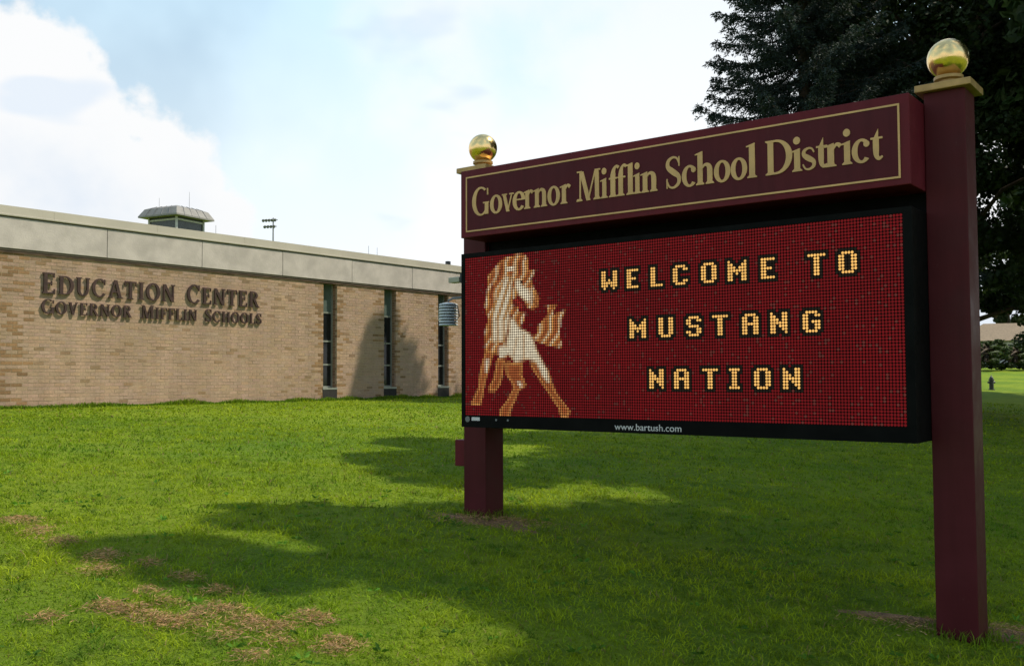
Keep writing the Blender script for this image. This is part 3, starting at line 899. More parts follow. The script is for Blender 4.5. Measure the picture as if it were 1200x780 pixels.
# fascia of precast panels, coping on top
jw = 0.012
joints = [2.01 + 2.19 * k for k in range(-5, 12)]
joints = [YA] + [j for j in joints if YA + 0.3 < j < YB - 0.3] + [YB]
for j0, j1 in zip(joints[:-1], joints[1:]):
    MB().box(-0.30, 0.045 + rb_.uniform(-.002, .002), j0 + jw / 2, j1 - jw / 2, 4.030, 4.600).build('fascia_panel', 'concrete', school, bevel=0.006)
MB().box(-0.31, 0.030, YA, YB, 3.990, 4.640).build('fascia_backing', 'joint', school)
MB().box(-0.30, 0.020, YA, YB, 3.950, 3.9885).build('fascia_shadow_strip', 'fascia_shade', school)  # dark strip drawn as the thin shadow line under the fascia
cop = [joints[0]] + [j + 1.1 for j in joints[1:-1]] + [joints[-1]]
for j0, j1 in zip(cop[:-1], cop[1:]):
    q = MB()
    prof = [(0.065, 4.622), (0.072, 4.628), (0.072, 4.652), (0.060, 4.658), (0.045, 4.815), (-0.33, 4.825), (-0.33, 4.622)]
    i = 0
    q.v = [(x, j0 + 0.0015, z) for x, z in prof] + [(x, j1 - 0.0015, z) for x, z in prof]
    n_ = len(prof)
    q.f = [tuple(range(n_)), tuple(range(n_, 2 * n_))] + [(k, (k + 1) % n_, n_ + (k + 1) % n_, n_ + k) for k in range(n_)]
    q.build('coping', 'coping', school)
# body and flat roof behind the parapet
MB().box(-26, -0.42, YA + 0.02, YB - 0.02, 0.2, 4.45).build('building_body', 'brick_far', school)
MB().box(-26.1, -0.41, YA, YB, 4.451, 4.55).build('roof_deck', 'roofing', school)
rv = thing('roof_vent', 'small dark vent pipe on the school roof beside the sign', 'vent')


def px_dir(px_, py_):
    f_, pit, rol = 1138.7449, 0.0463, -0.0039
    a_, b_ = px_ - 600, py_ - 390; c_, s_ = math.cos(rol), math.sin(rol)
    u_ = c_ * a_ + s_ * b_; v_ = -s_ * a_ + c_ * b_
    zz = -v_ / f_
    return np.array([u_ / f_, math.cos(pit) - zz * math.sin(pit), math.sin(pit) + zz * math.cos(pit)])


def at_depth(px_, py_, y):
    q = px_dir(px_, py_); t = y / q[1]
    return q[0] * t, y, 1.6 + q[2] * t


x, y, z = at_depth(525, 306, 36.0)
rv.location = (x, y, 4.55)
MB().tube([(0, 0, 0), (0, 0, z - 4.55 - 0.16)], [0.05, 0.05], 10).build('pipe', 'iron', rv)
MB().lathe([(0.08, z - 4.75), (0.10, z - 4.74), (0.10, z - 4.56), (0.05, z - 4.55)], 0, 0, 12).build('cowl', 'iron', rv)
for px_, py_, yy, lab in ((432, 288, 33, 'thin lightning rod on the roof, left of two close together'), (442, 290, 33, 'thin lightning rod on the roof, right of two close together'), (253, 264, 32, 'thin lightning rod on the roof right of the grey press box')):
    x, y, z = at_depth(px_, py_, yy)
    rod = thing('lightning_rod', lab, 'rod', (x, y, 4.55), group='lightning rods on the school roof')
    MB().tube([(0, 0, 0), (0, 0, z - 4.55)], [0.012, 0.007], 6).build('rod', 'steel', rod)
    MB().box(-0.05, 0.05, -0.05, 0.05, 0, 0.03).build('base', 'steel', rod)

# pinned metal letters on the wall: one thing per line
def wall_text(name, text, y0, y1, zb, cap, small, label):
    t = thing(name, label, 'lettering', (WALL[0], WALL[1], 0), ROT)
    adv = []; total = 0
    first = True
    for ch in text:
        if ch == ' ':
            total += 0.62; adv.append((ch, None, None)); first = True; continue
        s_ = 1.0 if first else small
        adv.append((ch, total, s_)); total += GL[ch][0] * s_ + 0.10; first = False
    k = (y1 - y0) / (total - 0.10)
    for ch, p0, s_ in adv:
        if ch == ' ': continue
        fx = lambda x, z, dp, p0=p0, s_=s_: (dp, y0 + (p0 + x * s_) * k, zb + z * cap * s_)
        glyph_prisms(ch, fx, 0.016, 0.045).build('letter', 'letter_brown', t)
    # stand-off pins
    b_ = MB()
    for ch, p0, s_ in adv:
        if ch == ' ': continue
        ym = y0 + (p0 + 0.17 * s_) * k
        for zf in (0.25, 0.75):
            b_.box(0.0, 0.017, ym - 0.005, ym + 0.005, zb + cap * s_ * zf - 0.005, zb + cap * s_ * zf + 0.005)
    b_.build('mounting_pins', 'iron', t)
    return t


wall_text('wall_lettering', 'EDUCATION CENTER', 0.72, 5.73, 3.235, 0.40, 0.90, 'brown metal letters reading Education Center, upper line on brick wall')
wall_text('wall_lettering', 'GOVERNOR MIFFLIN SCHOOLS', 0.72, 5.80, 2.855, 0.275, 0.88, 'smaller brown metal letters reading Governor Mifflin Schools, lower line on brick wall')

# ------------------------------------------------------------------ trees
def tubes_mesh(branches, seg=7):
    b_ = MB()
    for pts, rad in branches:
        b_.tube(pts, rad, seg)
    return b_


def sprays(P0, D, L, W, droop, col, rs):
    """thin two-triangle needles/leaf blades: base P0, direction D, length L, width W"""
    n_ = len(P0)
    up = np.array([0, 0, 1.0])
    side = np.cross(D, rs.normal(size=(n_, 3))); side /= np.linalg.norm(side, axis=1, keepdims=True) + 1e-9
    tip = P0 + D * L[:, None]; tip[:, 2] -= droop
    mid = P0 + D * (L * 0.45)[:, None]
    vs = np.stack([P0, mid + side * W[:, None] * 0.5, tip, mid - side * W[:, None] * 0.5], 1).reshape(-1, 3)
    quads = (np.arange(n_) * 4)[:, None] + np.arange(4)[None]
    return vs, quads, np.repeat(col, 4, 0)


def make_spruce(seed, H, Rb, needles=22):
    rs = np.random.default_rng(seed)
    br = [([(0, 0, -0.3), (0.02, 0, H * .35), (0, .03, H * .7), (0, 0, H)], [0.26, 0.19, 0.10, 0.015])]
    P, D, L, W, C, Dr = [], [], [], [], [], []
    h = 3.4
    while h < H - 0.2:
        f = 1 - h / H
        nb = int(6 + 4 * f + rs.integers(0, 2))
        a0 = rs.random() * 6.28
        for k in range(nb):
            a = a0 + 6.283 * k / nb + rs.normal(0, .15)
            ln = Rb * (f ** 0.88) * rs.uniform(0.74, 1.0) + 0.18
            hh = h + rs.normal(0, .12)
            dirh = np.array([math.cos(a), math.sin(a), 0])
            sidev = np.array([-dirh[1], dirh[0], 0])
            t = np.linspace(0, 1, 7)
            zc = hh + ln * (-0.62 * t + 0.46 * t ** 2.2) * (0.35 + 0.75 * f) + ln * 0.25 * (1 - f) * t
            pts = np.stack([dirh[0] * ln * t, dirh[1] * ln * t, zc], 1)
            br.append(([tuple(q) for q in pts], list(np.linspace(0.035 * f + 0.015, 0.006, 7))))
            tone = rs.uniform(0.7, 1.3)
            # a bough: side twigs shortening to the tip like a frond, hanging a little
            nt_ = int(15 + 21 * ln)
            tt = np.clip(np.linspace(0.06, 1.0, nt_) + rs.normal(0, .02, nt_), 0.03, 1)
            tb = np.stack([np.interp(tt, t, pts[:, i]) for i in range(3)], 1)
            sgn = np.where(np.arange(nt_) % 2 == 0, 1, -1)
            td = dirh[None] * rs.uniform(0.45, 0.95, nt_)[:, None] + sidev[None] * (sgn * rs.uniform(0.5, 1.0, nt_))[:, None]
            td[:, 2] -= rs.uniform(0.05, 0.9, nt_) * (0.4 + 0.8 * f)
            td /= np.linalg.norm(td, axis=1, keepdims=True)
            tl = (0.16 + (0.20 + 0.13 * ln) * (1 - tt) ** 0.8) * rs.uniform(0.7, 1.2, nt_)
            m_ = nt_ * needles
            ti = np.repeat(np.arange(nt_), needles)
            al = rs.random(m_)
            base = tb[ti] + td[ti] * (tl[ti] * al)[:, None] + rs.normal(0, .020, (m_, 3))
            base[:, 2] -= 0.30 * al * al * tl[ti]
            dv = td[ti] * 0.7 + rs.normal(0, .42, (m_, 3)); dv[:, 2] += 0.12
            dv /= np.linalg.norm(dv, axis=1, keepdims=True)
            P.append(base); D.append(dv); L.append(rs.uniform(0.07, 0.13, m_)); W.append(rs.uniform(0.024, 0.040, m_)); Dr.append(rs.uniform(0, .02, m_))
            c_ = np.array((0.030, 0.045, 0.040)) * tone
            C.append(c_[None] * (rs.uniform(0.7, 1.4, nt_)[ti] * rs.uniform(0.75, 1.25, m_))[:, None])
        h += 0.34 + 0.26 * f
    vs, q, c_ = sprays(np.concatenate(P), np.concatenate(D), np.concatenate(L), np.concatenate(W), np.concatenate(Dr), np.concatenate(C), rs)
    crown = np_mesh('crown', vs, quads=q, vcol=c_)
    return tubes_mesh(br[:1], 12).mesh('trunk', True), tubes_mesh(br[1:], 5).mesh('branches', True), crown


def make_broadleaf(seed, H, zc, rx, rz, nleaf, leaf, colour, clumps=150, zmin=1.4):
    rs = np.random.default_rng(seed)
    br = []
    trunk = ([(0, 0, -0.4), (0.05, 0.03, 1.0), (0.0, 0.1, zc - rz * .55), (0.1, 0.0, zc)], [0.42, 0.30, 0.24, 0.12])
    cl = []
    tries = 0
    while len(cl) < clumps and tries < 20000:
        tries += 1
        v = rs.normal(size=3); v /= np.linalg.norm(v); r = rs.random() ** 0.42
        lump = 1 + 0.16 * math.sin(3 * math.atan2(v[1], v[0]) + seed) + 0.14 * math.sin(5 * v[2] + 2 * seed)
        q = v * r * lump * np.array([rx, rx, rz]); q[2] += zc
        if q[2] < zmin: continue
        cl.append((q, rs.uniform(0.55, 1.15) * rx * 0.17))
    for k in range(min(46, len(cl))):
        q = cl[k][0]; hb_ = max(1.3, zmin * 0.9, min(zc, q[2] - np.hypot(q[0], q[1]) * rs.uniform(.35, .8)))
        mid = np.array([q[0] * .45, q[1] * .45, hb_ + (q[2] - hb_) * .62]) + rs.normal(0, .2, 3)
        br.append(([(0.03, 0.03, hb_), tuple(mid), tuple(q)], [0.10, 0.055, 0.015]))
    per = nleaf // len(cl)
    P, N_, C, SZ = [], [], [], []
    for q, r in cl:
        m_ = int(per * rs.uniform(.6, 1.4))
        v = rs.normal(size=(m_, 3)); v /= np.linalg.norm(v, axis=1, keepdims=True)
        rr = r * rs.random(m_) ** 0.45
        pos = q + v * rr[:, None] * np.array([1.15, 1.15, 0.8])
        P.append(pos); N_.append(v * 0.6 + rs.normal(0, .6, (m_, 3)) + np.array([0, 0, .5]))
        C.append(np.array(colour)[None] * rs.uniform(0.75, 1.3) * rs.uniform(0.65, 1.4, (m_, 1)) * np.stack([rs.uniform(.85, 1.25, m_), np.ones(m_), rs.uniform(.8, 1.1, m_)], 1))
        SZ.append(rs.uniform(.65, 1.3, m_) * leaf)
    P = np.concatenate(P); N_ = np.concatenate(N_); C = np.concatenate(C); SZ = np.concatenate(SZ)
    N_ /= np.linalg.norm(N_, axis=1, keepdims=True)
    a = np.cross(N_, rs.normal(size=N_.shape)); a /= np.linalg.norm(a, axis=1, keepdims=True); b_ = np.cross(N_, a)
    s_ = SZ[:, None]
    vs = np.stack([P - a * s_ * .6, P + b_ * s_ * .36, P + a * s_ * .6 - N_ * s_ * .12, P - b_ * s_ * .36], 1).reshape(-1, 3)
    quads = (np.arange(len(P)) * 4)[:, None] + np.arange(4)[None]
    crown = np_mesh('crown', vs, quads=quads, vcol=np.repeat(C, 4, 0))
    return tubes_mesh([trunk], 12).mesh('trunk', True), tubes_mesh(br, 6).mesh('branches', True), crown


def plant_tree(name, meshes, x, y, rz, sc, label, cat='tree', leafmat='leaf', group=None):
    t = thing(name, label, cat, (x, y, G(x, y)), rz, group)
    t.scale = sc if hasattr(sc, '__len__') else (sc, sc, sc)
    for nm, me, mt in zip(('trunk', 'branches', 'crown'), meshes, ('bark', 'bark', leafmat)):
        if not me.materials: me.materials.append(M[mt])
        ob = bpy.data.objects.new(nm, me); scene.collection.objects.link(ob); ob.parent = t
    return t


spruce = make_spruce(4, 18.9, 5.3)
plant_tree('spruce_tree', spruce, 8.1, 26.5, 0.6, 1.0, 'dark blue-green spruce with layered boughs rising behind the sign header', leafmat='needle', group='trees behind the sign')
maple = make_broadleaf(9, 17, 9.8, 4.9, 8.2, 170000, 0.15, (0.026, 0.045, 0.016), 330, 2.7)
plant_tree('broadleaf_tree', maple, 13.5, 29.5, 0.0, (1.0, 1.0, 1.05), 'tall dark broadleaf tree filling the sky behind the near gold-topped post', group='trees behind the sign')
plant_tree('broadleaf_tree', maple, 25.0, 40.5, 2.1, 1.0, 'dark broadleaf tree at the right edge, farther back', group='trees behind the sign')
shade = make_broadleaf(21, 17, 11.0, 6.2, 6.6, 65000, 0.32, (0.040, 0.070, 0.022), 150)
SH = 'trees along the roadside lawn'
plant_tree('shade_tree', shade, 11.25, 8.35, 1.6, (0.58, 0.58, 1.0), 'roadside shade tree whose shadow falls on the near lawn', group=SH)
plant_tree('shade_tree', shade, 14.2, 15.4, 1.9, 1.0, 'roadside shade tree whose shadow falls across the middle lawn', group=SH)
plant_tree('shade_tree', shade, 12.6, 5.6, 2.9, (0.47, 0.47, 1.0), 'narrow unseen shade tree right of the camera, added to shade the near lawn', group=SH)  # out of view, added to fill out the shadow on the near lawn
plant_tree('shade_tree', shade, 24.8, 32.8, 5.0, 1.0, 'unseen shade tree added so that its shadow falls under the far trees', group=SH)  # out of view, added to shade the ground beneath the far trees
plant_tree('shade_tree', shade, 19.2, 23.4, 3.3, 1.0, 'unseen shade tree added so that its shadow falls between the sign and the far trees', group=SH)  # out of view, added to shade the lawn beyond the sign

# ------------------------------------------------------------------ far right: house, hedge, hydrant
hx_, hy_ = 47.5, 86.0
hz0 = G(hx_, hy_)
house = thing('house', 'low house with tan shingled roof and pale siding behind the hedge', 'house', (hx_, hy_, hz0), R(-18))
MB().box(-7, 7, -4, 4, -0.6, 2.35).build('wall', 'siding', house)
q = MB()
q.v = [(-7.6, -4.7, 2.3), (7.6, -4.7, 2.3), (7.6, 4.7, 2.3), (-7.6, 4.7, 2.3), (-5.2, 0, 4.0), (5.2, 0, 4.0)]
q.f = [(0, 1, 5, 4), (2, 3, 4, 5), (1, 2, 5), (3, 0, 4), (3, 2, 1, 0)]
roof = q.build('roof', 'tan_roof', house)
MB().box(1.5, 2.3, 0.3, 1.0, 3.4, 4.7).build('chimney', 'brick_far', roof)
for k in range(14):
    MB().box(-6.9 + k * 1.0, -6.84 + k * 1.0, -4.05, -4.0005, -0.4, 2.25).build('siding_batten', 'white_trim', house)
for x in (-4.6, 3.4):
    wn = MB().box(x, x + 1.3, -4.10, -4.052, 0.9, 2.1).build('window', 'white_trim', house)
    MB().box(x + .1, x + .62, -4.115, -4.1005, 1.0, 2.0).build('pane', 'glass', wn)
    MB().box(x + .68, x + 1.2, -4.115, -4.1005, 1.0, 2.0).build('pane', 'glass', wn)
dr = MB().box(0.2, 1.2, -4.10, -4.052, -0.2, 2.0).build('door', 'brick_far', house)

bush = make_broadleaf(33, 3, 0.9, 1.25, 0.95, 5200, 0.12, (0.040, 0.065, 0.018), 40, 0.15)


def shrub(x, y, sc, rz, label, gp='shrubs in front of the far house'):
    t = thing('shrub', label, 'shrub', (x, y, G(x, y) - 0.05), rz, gp)
    t.scale = sc
    for nm, me, mt in (('crown', bush[2], 'leaf'), ('stem', bush[1], 'bark')):
        if not me.materials: me.materials.append(M[mt])
        ob = bpy.data.objects.new(nm, me); scene.collection.objects.link(ob); ob.parent = t


for k, (x, y, s_, lab) in enumerate(((34.2, 70, 1.35, 'leftmost rounded shrub in front of the far house'), (36.8, 71, 1.2, 'second rounded shrub from the post in front of the far house'),
                                     (39.4, 72, 1.3, 'rightmost visible shrub in front of the far house'), (42.2, 73, 1.25, 'shrub of the far hedge beyond the right picture edge'))):
    shrub(x, y, (s_ * 1.5, s_ * 1.1, s_ * 0.85), 0.2, lab)
ftree = make_broadleaf(41, 9, 5.2, 3.2, 3.4, 9000, 0.26, (0.045, 0.07, 0.022), 60)
plant_tree('distant_tree', ftree, 38.0, 92.0, 0.4, 1.05, 'distant round tree left of the tan-roofed house')
plant_tree('distant_tree', ftree, 60.0, 104.0, 2.4, 1.4, 'distant round tree behind the tan-roofed house')

plant_tree('distant_tree', ftree, 50.5, 99.0, 1.2, (2.0, 2.0, 1.7), 'large distant tree directly behind the tan-roofed house')
plant_tree('distant_tree', ftree, 44.0, 108.0, 4.0, (2.2, 2.2, 1.9), 'large distant tree behind the left end of the tan-roofed house')
hx2, hy2 = 22.9, 46.5
hyd = thing('fire_hydrant', 'small dark hydrant standing on the sunlit strip of lawn beyond the sign', 'hydrant', (hx2, hy2, G(hx2, hy2) - 0.02), 0.3)
MB().lathe([(0.15, 0), (0.15, 0.05), (0.10, 0.06), (0.10, 0.46), (0.13, 0.47), (0.13, 0.51), (0.10, 0.52), (0.085, 0.60), (0.04, 0.66)], 0, 0, 18).build('barrel', 'iron', hyd)
for s_ in (-1, 1):
    MB().tube([(0.09 * s_, 0, 0.38), (0.19 * s_, 0, 0.38)], [0.055, 0.055], 12).build('nozzle', 'iron', hyd)
MB().lathe([(0.03, 0.655), (0.03, 0.72)], 0, 0, 6).build('operating_nut', 'pale_metal', hyd)

# ------------------------------------------------------------------ behind the school: press box and stadium light
PY = 80.0
bx_, by_, bz_ = at_depth(207, 256, PY)
gy0 = G(bx_, by_)
pb = thing('press_box', 'grey mansard-roofed press box showing above the school roof', 'press box', (bx_, by_, gy0), R(64))
ez = at_depth(205, 252.8, PY - 2.0)[2] - gy0
e, tp, hh = 2.12, 1.35, 0.90
q = MB()
q.v = [(-e, -e, ez), (e, -e, ez), (e, e, ez), (-e, e, ez), (-e, -e, ez + .12), (e, -e, ez + .12), (e, e, ez + .12), (-e, e, ez + .12)]
e2 = e - 0.35
q.v += [(-e2, -e2, ez + .72), (e2, -e2, ez + .72), (e2, e2, ez + .72), (-e2, e2, ez + .72), (-tp, -tp, ez + hh), (tp, -tp, ez + hh), (tp, tp, ez + hh), (-tp, tp, ez + hh)]
for lv in (0, 4, 8):
    for k in range(4):
        q.f.append((lv + k, lv + (k + 1) % 4, lv + 4 + (k + 1) % 4, lv + 4 + k))
q.f += [(3, 2, 1, 0), (12, 13, 14, 15)]
pr = q.build('roof', 'roof_grey', pb)
for k in range(1, 5):      # standing seams on the two sides in view
    t_ = -1 + 2 * k / 5
    for ax in (0, 1):
        a_ = (t_ * e, -e - .01, ez + .1) if ax == 0 else (-e - .01, t_ * e, ez + .1)
        b_ = (t_ * e2, -e2 - .02, ez + .73) if ax == 0 else (-e2 - .02, t_ * e2, ez + .73)
        c_ = (t_ * tp, -tp, ez + hh + .02) if ax == 0 else (-tp, t_ * tp, ez + hh + .02)
        MB().tube([a_, b_, c_], [0.025] * 3, 5).build('roof_seam', 'lamp_grey', pr)
MB().box(-1.45, 1.45, -1.45, 1.45, ez - 2.6, ez - 0.001).build('cabin', 'dark_glass_wall', pb)
for sx_ in (-1, 1):
    for sy_ in (-1, 1):
        MB().box(sx_ * 1.5 - .07, sx_ * 1.5 + .07, sy_ * 1.5 - .07, sy_ * 1.5 + .07, -0.2, ez - 0.002).build('corner_post', 'pale_metal', pb)
for z_ in (ez - 0.30, ez - 2.6):
    b_ = MB(); b_.box(-1.42, 1.42, -1.52, -1.46, z_, z_ + .14); b_.box(-1.52, -1.46, -1.42, 1.42, z_, z_ + .14); b_.build('rail', 'pale_metal', pb)
for px_, py_ in ((186.7, 232), (222, 225)):
    q_ = at_depth(px_, py_, PY)
    m_ = Matrix.Rotation(-R(64), 3, 'Z') @ Vector((q_[0] - bx_, q_[1] - by_, 0))
    MB().tube([(m_.x, m_.y, ez + 0.6), (m_.x, m_.y, q_[2] - gy0)], [0.02, 0.012], 6).build('antenna', 'steel', pb)

LY = 150.0
lx, ly, lz = at_depth(320.2, 262, LY)
lg = G(lx, ly)
lamp = thing('stadium_light', 'tall stadium floodlight pole with two rows of lamps beyond the roof', 'light pole', (lx, ly, lg), R(-15))
lh = lz - lg
MB().tube([(0, 0, -0.5), (0, 0, lh + 0.9)], [0.28, 0.10], 10).build('pole', 'steel', lamp)
for z_, x0, x1, n_ in ((lh + 0.55, -1.75, 0.75, 5), (lh - 0.45, -1.5, 0.6, 4)):
    MB().box(x0, x1, -0.06, 0.06, z_ - .05, z_ + .05).build('crossarm', 'steel', lamp)
    for k in range(n_):
        x_ = x0 + (x1 - x0) * (k + .5) / n_
        MB().tube([(x_, -0.05, z_ + .05), (x_, -0.20, z_ + .0), (x_, -0.45, z_ - .12)], [0.10, 0.20, 0.24], 10).build('floodlight', 'lamp_grey', lamp)

# where dry clippings lie on the lawn: x, y, spread across, spread along
CL = [(-3.65, 7.26, .07, .06), (-3.38, 6.95, .04, .07), (-3.08, 6.71, .05, .05), (-2.66, 6.38, .05, .07), (-2.54, 6.03, .05, .05), (-2.33, 6.28, .04, .03), (-2.1, 5.67, .04, .03), (-2.0, 6.01, .05, .03), (-2.23, 5.36, .04, .04), (-2.14, 5.32, .05, .04), (-2.05, 5.32, .05, .04), (-1.94, 5.22, .05, .04), (-1.83, 5.2, .04, .04), (-1.73, 5.16, .05, .04), (-1.71, 5.3, .04, .04), (-1.66, 5.45, .04, .03), (-1.73, 5.78, .04, .03), (-1.55, 5.41, .04, .04), (-1.46, 5.04, .04, .03), (-1.42, 5.26, .05, .05), (-1.32, 5.22, .05, .03), (-1.21, 5.22, .04, .03), (-1.13, 5.41, .05, .04), (-1.04, 5.39, .04, .03), (-1.2, 5.0, .05, .03), (-.92, 5.06, .04, .03), (-.84, 5.02, .04, .03), (-.92, 4.94, .04, .03), (-2.41, 5.11, .04, .03), (-1.26, 4.77, .04, .03), (-1.93, 5.49, .04, .03)]
CLUMPS = list(CL)

# ------------------------------------------------------------------ grass blades
def blades(n_bins, seed):
    rs = np.random.default_rng(seed)
    XS, YS, SC = [], [], []
    for (y0, y1, dens, wid) in n_bins:
        wmax = 0.62 * y1 + 2.8
        k = int(dens * (y1 - y0) * 2 * wmax)
        y = rs.uniform(y0, y1, k); x = rs.uniform(-wmax, wmax, k)
        keep = np.abs(x) < 0.62 * y + 2.8
        x, y = x[keep], y[keep]
        a = (x - SIGN[0]) * U[0] + (y - SIGN[1]) * U[1]
        keep = a < 16.55
        XS.append(x[keep]); YS.append(y[keep]); SC.append(np.full(int(keep.sum()), wid))
    x = np.concatenate(XS); y = np.concatenate(YS); wd = np.concatenate(SC)
    keep = np.ones(len(x), bool)
    for (cx, cy, rx, ry, an) in SOIL:
        lx_ = (x - cx) * math.cos(an) + (y - cy) * math.sin(an); ly_ = -(x - cx) * math.sin(an) + (y - cy) * math.cos(an)
        rr = np.hypot(lx_ / rx, ly_ / ry)
        keep &= rs.random(len(x)) < np.clip((rr - 0.1) / 0.6, 0.30, 1)
    for cx, cy, rx, ry in CLUMPS:
        keep &= (rs.random(len(x)) < 0.5) | (np.hypot((x - cx) / (rx * 1.3), (y - cy) / (ry * 1.3)) > 1)
    for pc in (post_l, post_r):
        keep &= np.maximum(np.abs((x - pc[0]) * U[0] + (y - pc[1]) * U[1]), np.abs((x - pc[0]) * N[0] + (y - pc[1]) * N[1])) > 0.125
    x, y, wd = x[keep], y[keep], wd[keep]
    return x, y, wd, rs


def blade_mesh(name, x, y, wd, hgt, lean, col, rs, zoff=0.0):
    n_ = len(x)
    z = gz(x, y) + (vnoise(x, y, 0.35, 3) - 0.5) * 0.03 - 0.006 + zoff
    th = rs.random(n_) * 6.283; ph = rs.random(n_) * 6.283
    sx_, sy_ = np.cos(th), np.sin(th)
    dx_, dy_ = np.cos(ph) * lean, np.sin(ph) * lean
    w_ = wd / 2
    v = np.empty((n_, 5, 3), np.float32)
    v[:, 0] = np.stack([x - sx_ * w_, y - sy_ * w_, z], 1); v[:, 1] = np.stack([x + sx_ * w_, y + sy_ * w_, z], 1)
    mx_, my_ = x + dx_ * hgt * .32, y + dy_ * hgt * .32
    mz = z + hgt * np.clip(0.66 - lean * .16, .3, .62)
    v[:, 2] = np.stack([mx_ + sx_ * w_ * .8, my_ + sy_ * w_ * .8, mz], 1); v[:, 3] = np.stack([mx_ - sx_ * w_ * .8, my_ - sy_ * w_ * .8, mz], 1)
    v[:, 4] = np.stack([x + dx_ * hgt, y + dy_ * hgt, z + hgt * np.clip(1.05 - lean * .40, .22, 1)], 1)
    i_ = (np.arange(n_) * 5)[:, None]
    me = np_mesh(name, v.reshape(-1, 3), quads=i_ + np.array([[0, 1, 2, 3]]), tris=i_ + np.array([[3, 2, 4]]), vcol=np.repeat(col, 5, 0))
    return me


x, y, wd, rs = blades([(3.4, 5.2, 3600, .0058), (5.2, 7.5, 2600, .0068), (7.5, 11, 1400, .009), (11, 16, 620, .013), (16, 24, 240, .021), (24, 36, 80, .032)], 2)
n1 = vnoise(x, y, 0.8, 21); n2 = vnoise(x, y, 3.1, 22); n3 = vnoise(x, y, 9.0, 23)
hgt = (0.024 + 0.034 * rs.random(len(x))) * (0.5 + 0.6 * n2 + 0.5 * n3) * np.where(vnoise(x, y, 6.0, 31) > 0.80, 1.6, 1.0)
lean = 0.5 + 1.5 * rs.random(len(x))
g1 = np.array((0.090, 0.200, 0.011)); g2 = np.array((0.315, 0.380, 0.014)); g3 = np.array((0.026, 0.088, 0.012))
n0 = vnoise(x, y, 0.22, 25)
mixv = np.clip(0.12 + 0.9 * (n1 * 0.55 + n0 * 0.45) + 0.55 * (n2 - .5), 0, 1)[:, None]
col = g1 * (1 - mixv) + g2 * mixv
dk = np.clip((n3 * 0.6 + vnoise(x, y, 16.0, 24) * 0.4 - 0.53) * 2.6, 0, .7)[:, None]
col = col * (1 - dk) + g3 * dk
col *= rs.uniform(0.7, 1.3, (len(x), 1))
dry = rs.random(len(x)) < 0.035
col[dry] = np.array((0.26, 0.20, 0.09)) * rs.uniform(.6, 1.2, (int(dry.sum()), 1))
tag(link('grass', blade_mesh('grass', x, y, wd, hgt, lean, col, rs), 'blade'), 'short green lawn grass covering the slope before the school', 'grass', kind='stuff')

# uncut fringe where the mower cannot reach: along the wall and round the posts
rs = np.random.default_rng(5)
tw = rs.uniform(-3, 15, 9000); ow = np.abs(rs.normal(0, .07, 9000)) + 0.012
fxx = WALL[0] + N[0] * tw - U[0] * ow; fyy = WALL[1] + N[1] * tw - U[1] * ow
for pc in (post_l, post_r):
    an_ = rs.uniform(0, 6.283, 260); r_ = 0.135 + np.abs(rs.normal(0, .04, 260))
    sq = r_ / np.maximum(np.abs(np.cos(an_)), np.abs(np.sin(an_)))
    la, lb = sq * np.cos(an_), sq * np.sin(an_)
    fxx = np.concatenate([fxx, pc[0] + U[0] * la + N[0] * lb]); fyy = np.concatenate([fyy, pc[1] + U[1] * la + N[1] * lb])
nf = len(fxx)
clump_ = vnoise(fxx, fyy, 2.2, 40)
fh = rs.uniform(.04, .13, nf) * (0.35 + clump_ * 1.1); fw = np.where(fyy > 12, .018, .006)
fc = (np.array((0.085, 0.19, 0.012))[None] * (1 - clump_[:, None]) + np.array((0.19, 0.26, 0.02))[None] * clump_[:, None]) * rs.uniform(.6, 1.3, (nf, 1))
tag(link('tall_grass', blade_mesh('tall_grass', fxx, fyy, fw, fh, 0.2 + 0.5 * rs.random(nf), fc, rs), 'blade'), 'fringe of uncut grass along the wall foot and posts', 'grass', kind='stuff')

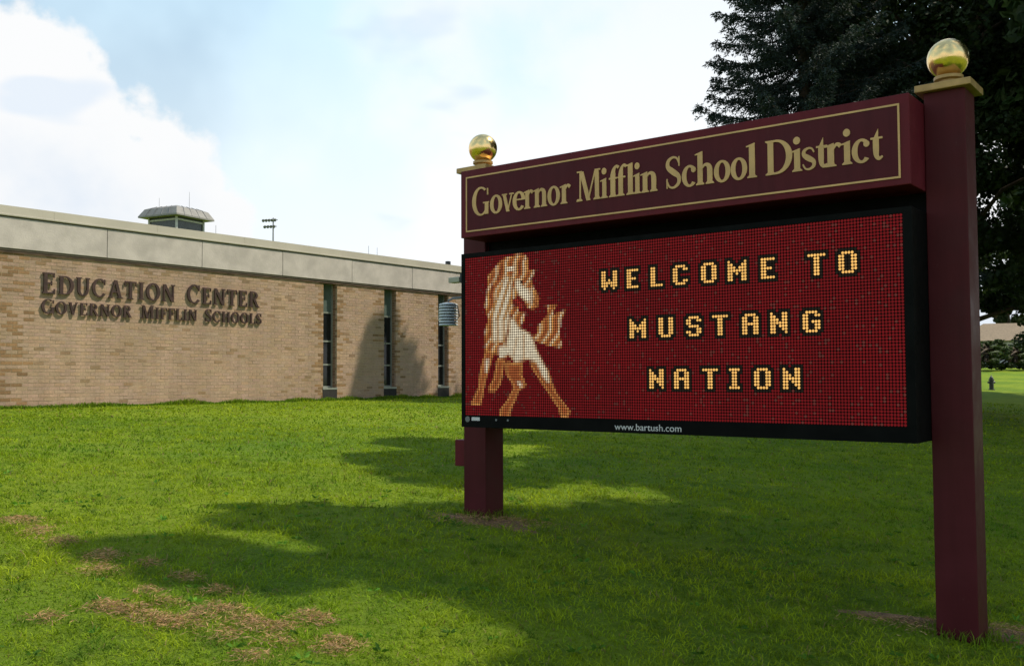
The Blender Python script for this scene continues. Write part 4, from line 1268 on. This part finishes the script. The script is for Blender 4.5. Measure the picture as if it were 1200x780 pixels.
# low broad-leaved weeds and clover scattered through the near turf
rs = np.random.default_rng(91)
nw = 260
wy = rs.uniform(3.8, 9.5, nw); wx = rs.uniform(-1, 1, nw) * (0.62 * wy + 1.5)
li = np.repeat(np.arange(nw), 9); m_ = len(li)
th = rs.random(m_) * 6.283; el_ = rs.uniform(.15, .75, m_)
wd_ = np.stack([np.cos(th) * np.cos(el_), np.sin(th) * np.cos(el_), np.sin(el_)], 1)
wp = np.stack([wx[li], wy[li], gz(wx, wy)[li] + .015], 1) + wd_ * .008
wc = np.array((0.085, 0.185, 0.022))[None] * rs.uniform(.6, 1.5, nw)[li][:, None] * rs.uniform(.8, 1.2, (m_, 1))
vs, q4, cc = sprays(wp, wd_, rs.uniform(.025, .06, nw)[li] * rs.uniform(.7, 1.2, m_), rs.uniform(.012, .022, m_), np.full(m_, .006), wc, rs)
tag(link('lawn_weeds', np_mesh('lawn_weeds', vs, quads=q4, vcol=cc), 'blade'), 'small broad-leaved weeds dotted through the near lawn', 'weeds', kind='stuff')

# dry clippings lying in clumps on the near lawn, straw on the bare soil
rs = np.random.default_rng(77)
CL = [(a_, b_, c_ * 1.3, d_ * 1.3, int(60 + 110000 * c_ * d_)) for a_, b_, c_, d_ in CL]
for (cx, cy, rx, ry, an) in SOIL:
    CL.append((cx, cy, rx * .55, ry * .55, 1600))
PX, PYY, PZ = [], [], []
for cx, cy, sx_, sy_, k in CL:
    gxp = rs.normal(cx, sx_, k); gyp = rs.normal(cy, sy_, k)
    rr = np.hypot((gxp - cx) / sx_, (gyp - cy) / sy_)
    PX.append(gxp); PYY.append(gyp); PZ.append(0.050 * np.exp(-rr ** 2 / 1.6) * rs.random(k))
X_, Y_, Z_ = np.concatenate(PX), np.concatenate(PYY), np.concatenate(PZ)
k = len(X_)
th = rs.random(k) * 6.283
ln = rs.uniform(.015, .055, k)
D_ = np.stack([np.cos(th), np.sin(th), rs.normal(0, .28, k)], 1)
col = np.array((0.42, 0.265, 0.15))[None] * rs.uniform(.5, 1.35, (k, 1)) * np.stack([np.ones(k), rs.uniform(.88, 1.1, k), rs.uniform(.75, 1.1, k)], 1)
P0 = np.stack([X_, Y_, gz(X_, Y_) + 0.014 + Z_], 1)
vs, q4, cc = sprays(P0, D_, ln, rs.uniform(.002, .0055, k), rs.uniform(-.01, .012, k), col, rs)
tag(link('dry_clippings', np_mesh('dry_clippings', vs, quads=q4, vcol=cc), 'straw'), 'dry brown grass clippings scattered in clumps on the near lawn', 'clippings', kind='stuff')
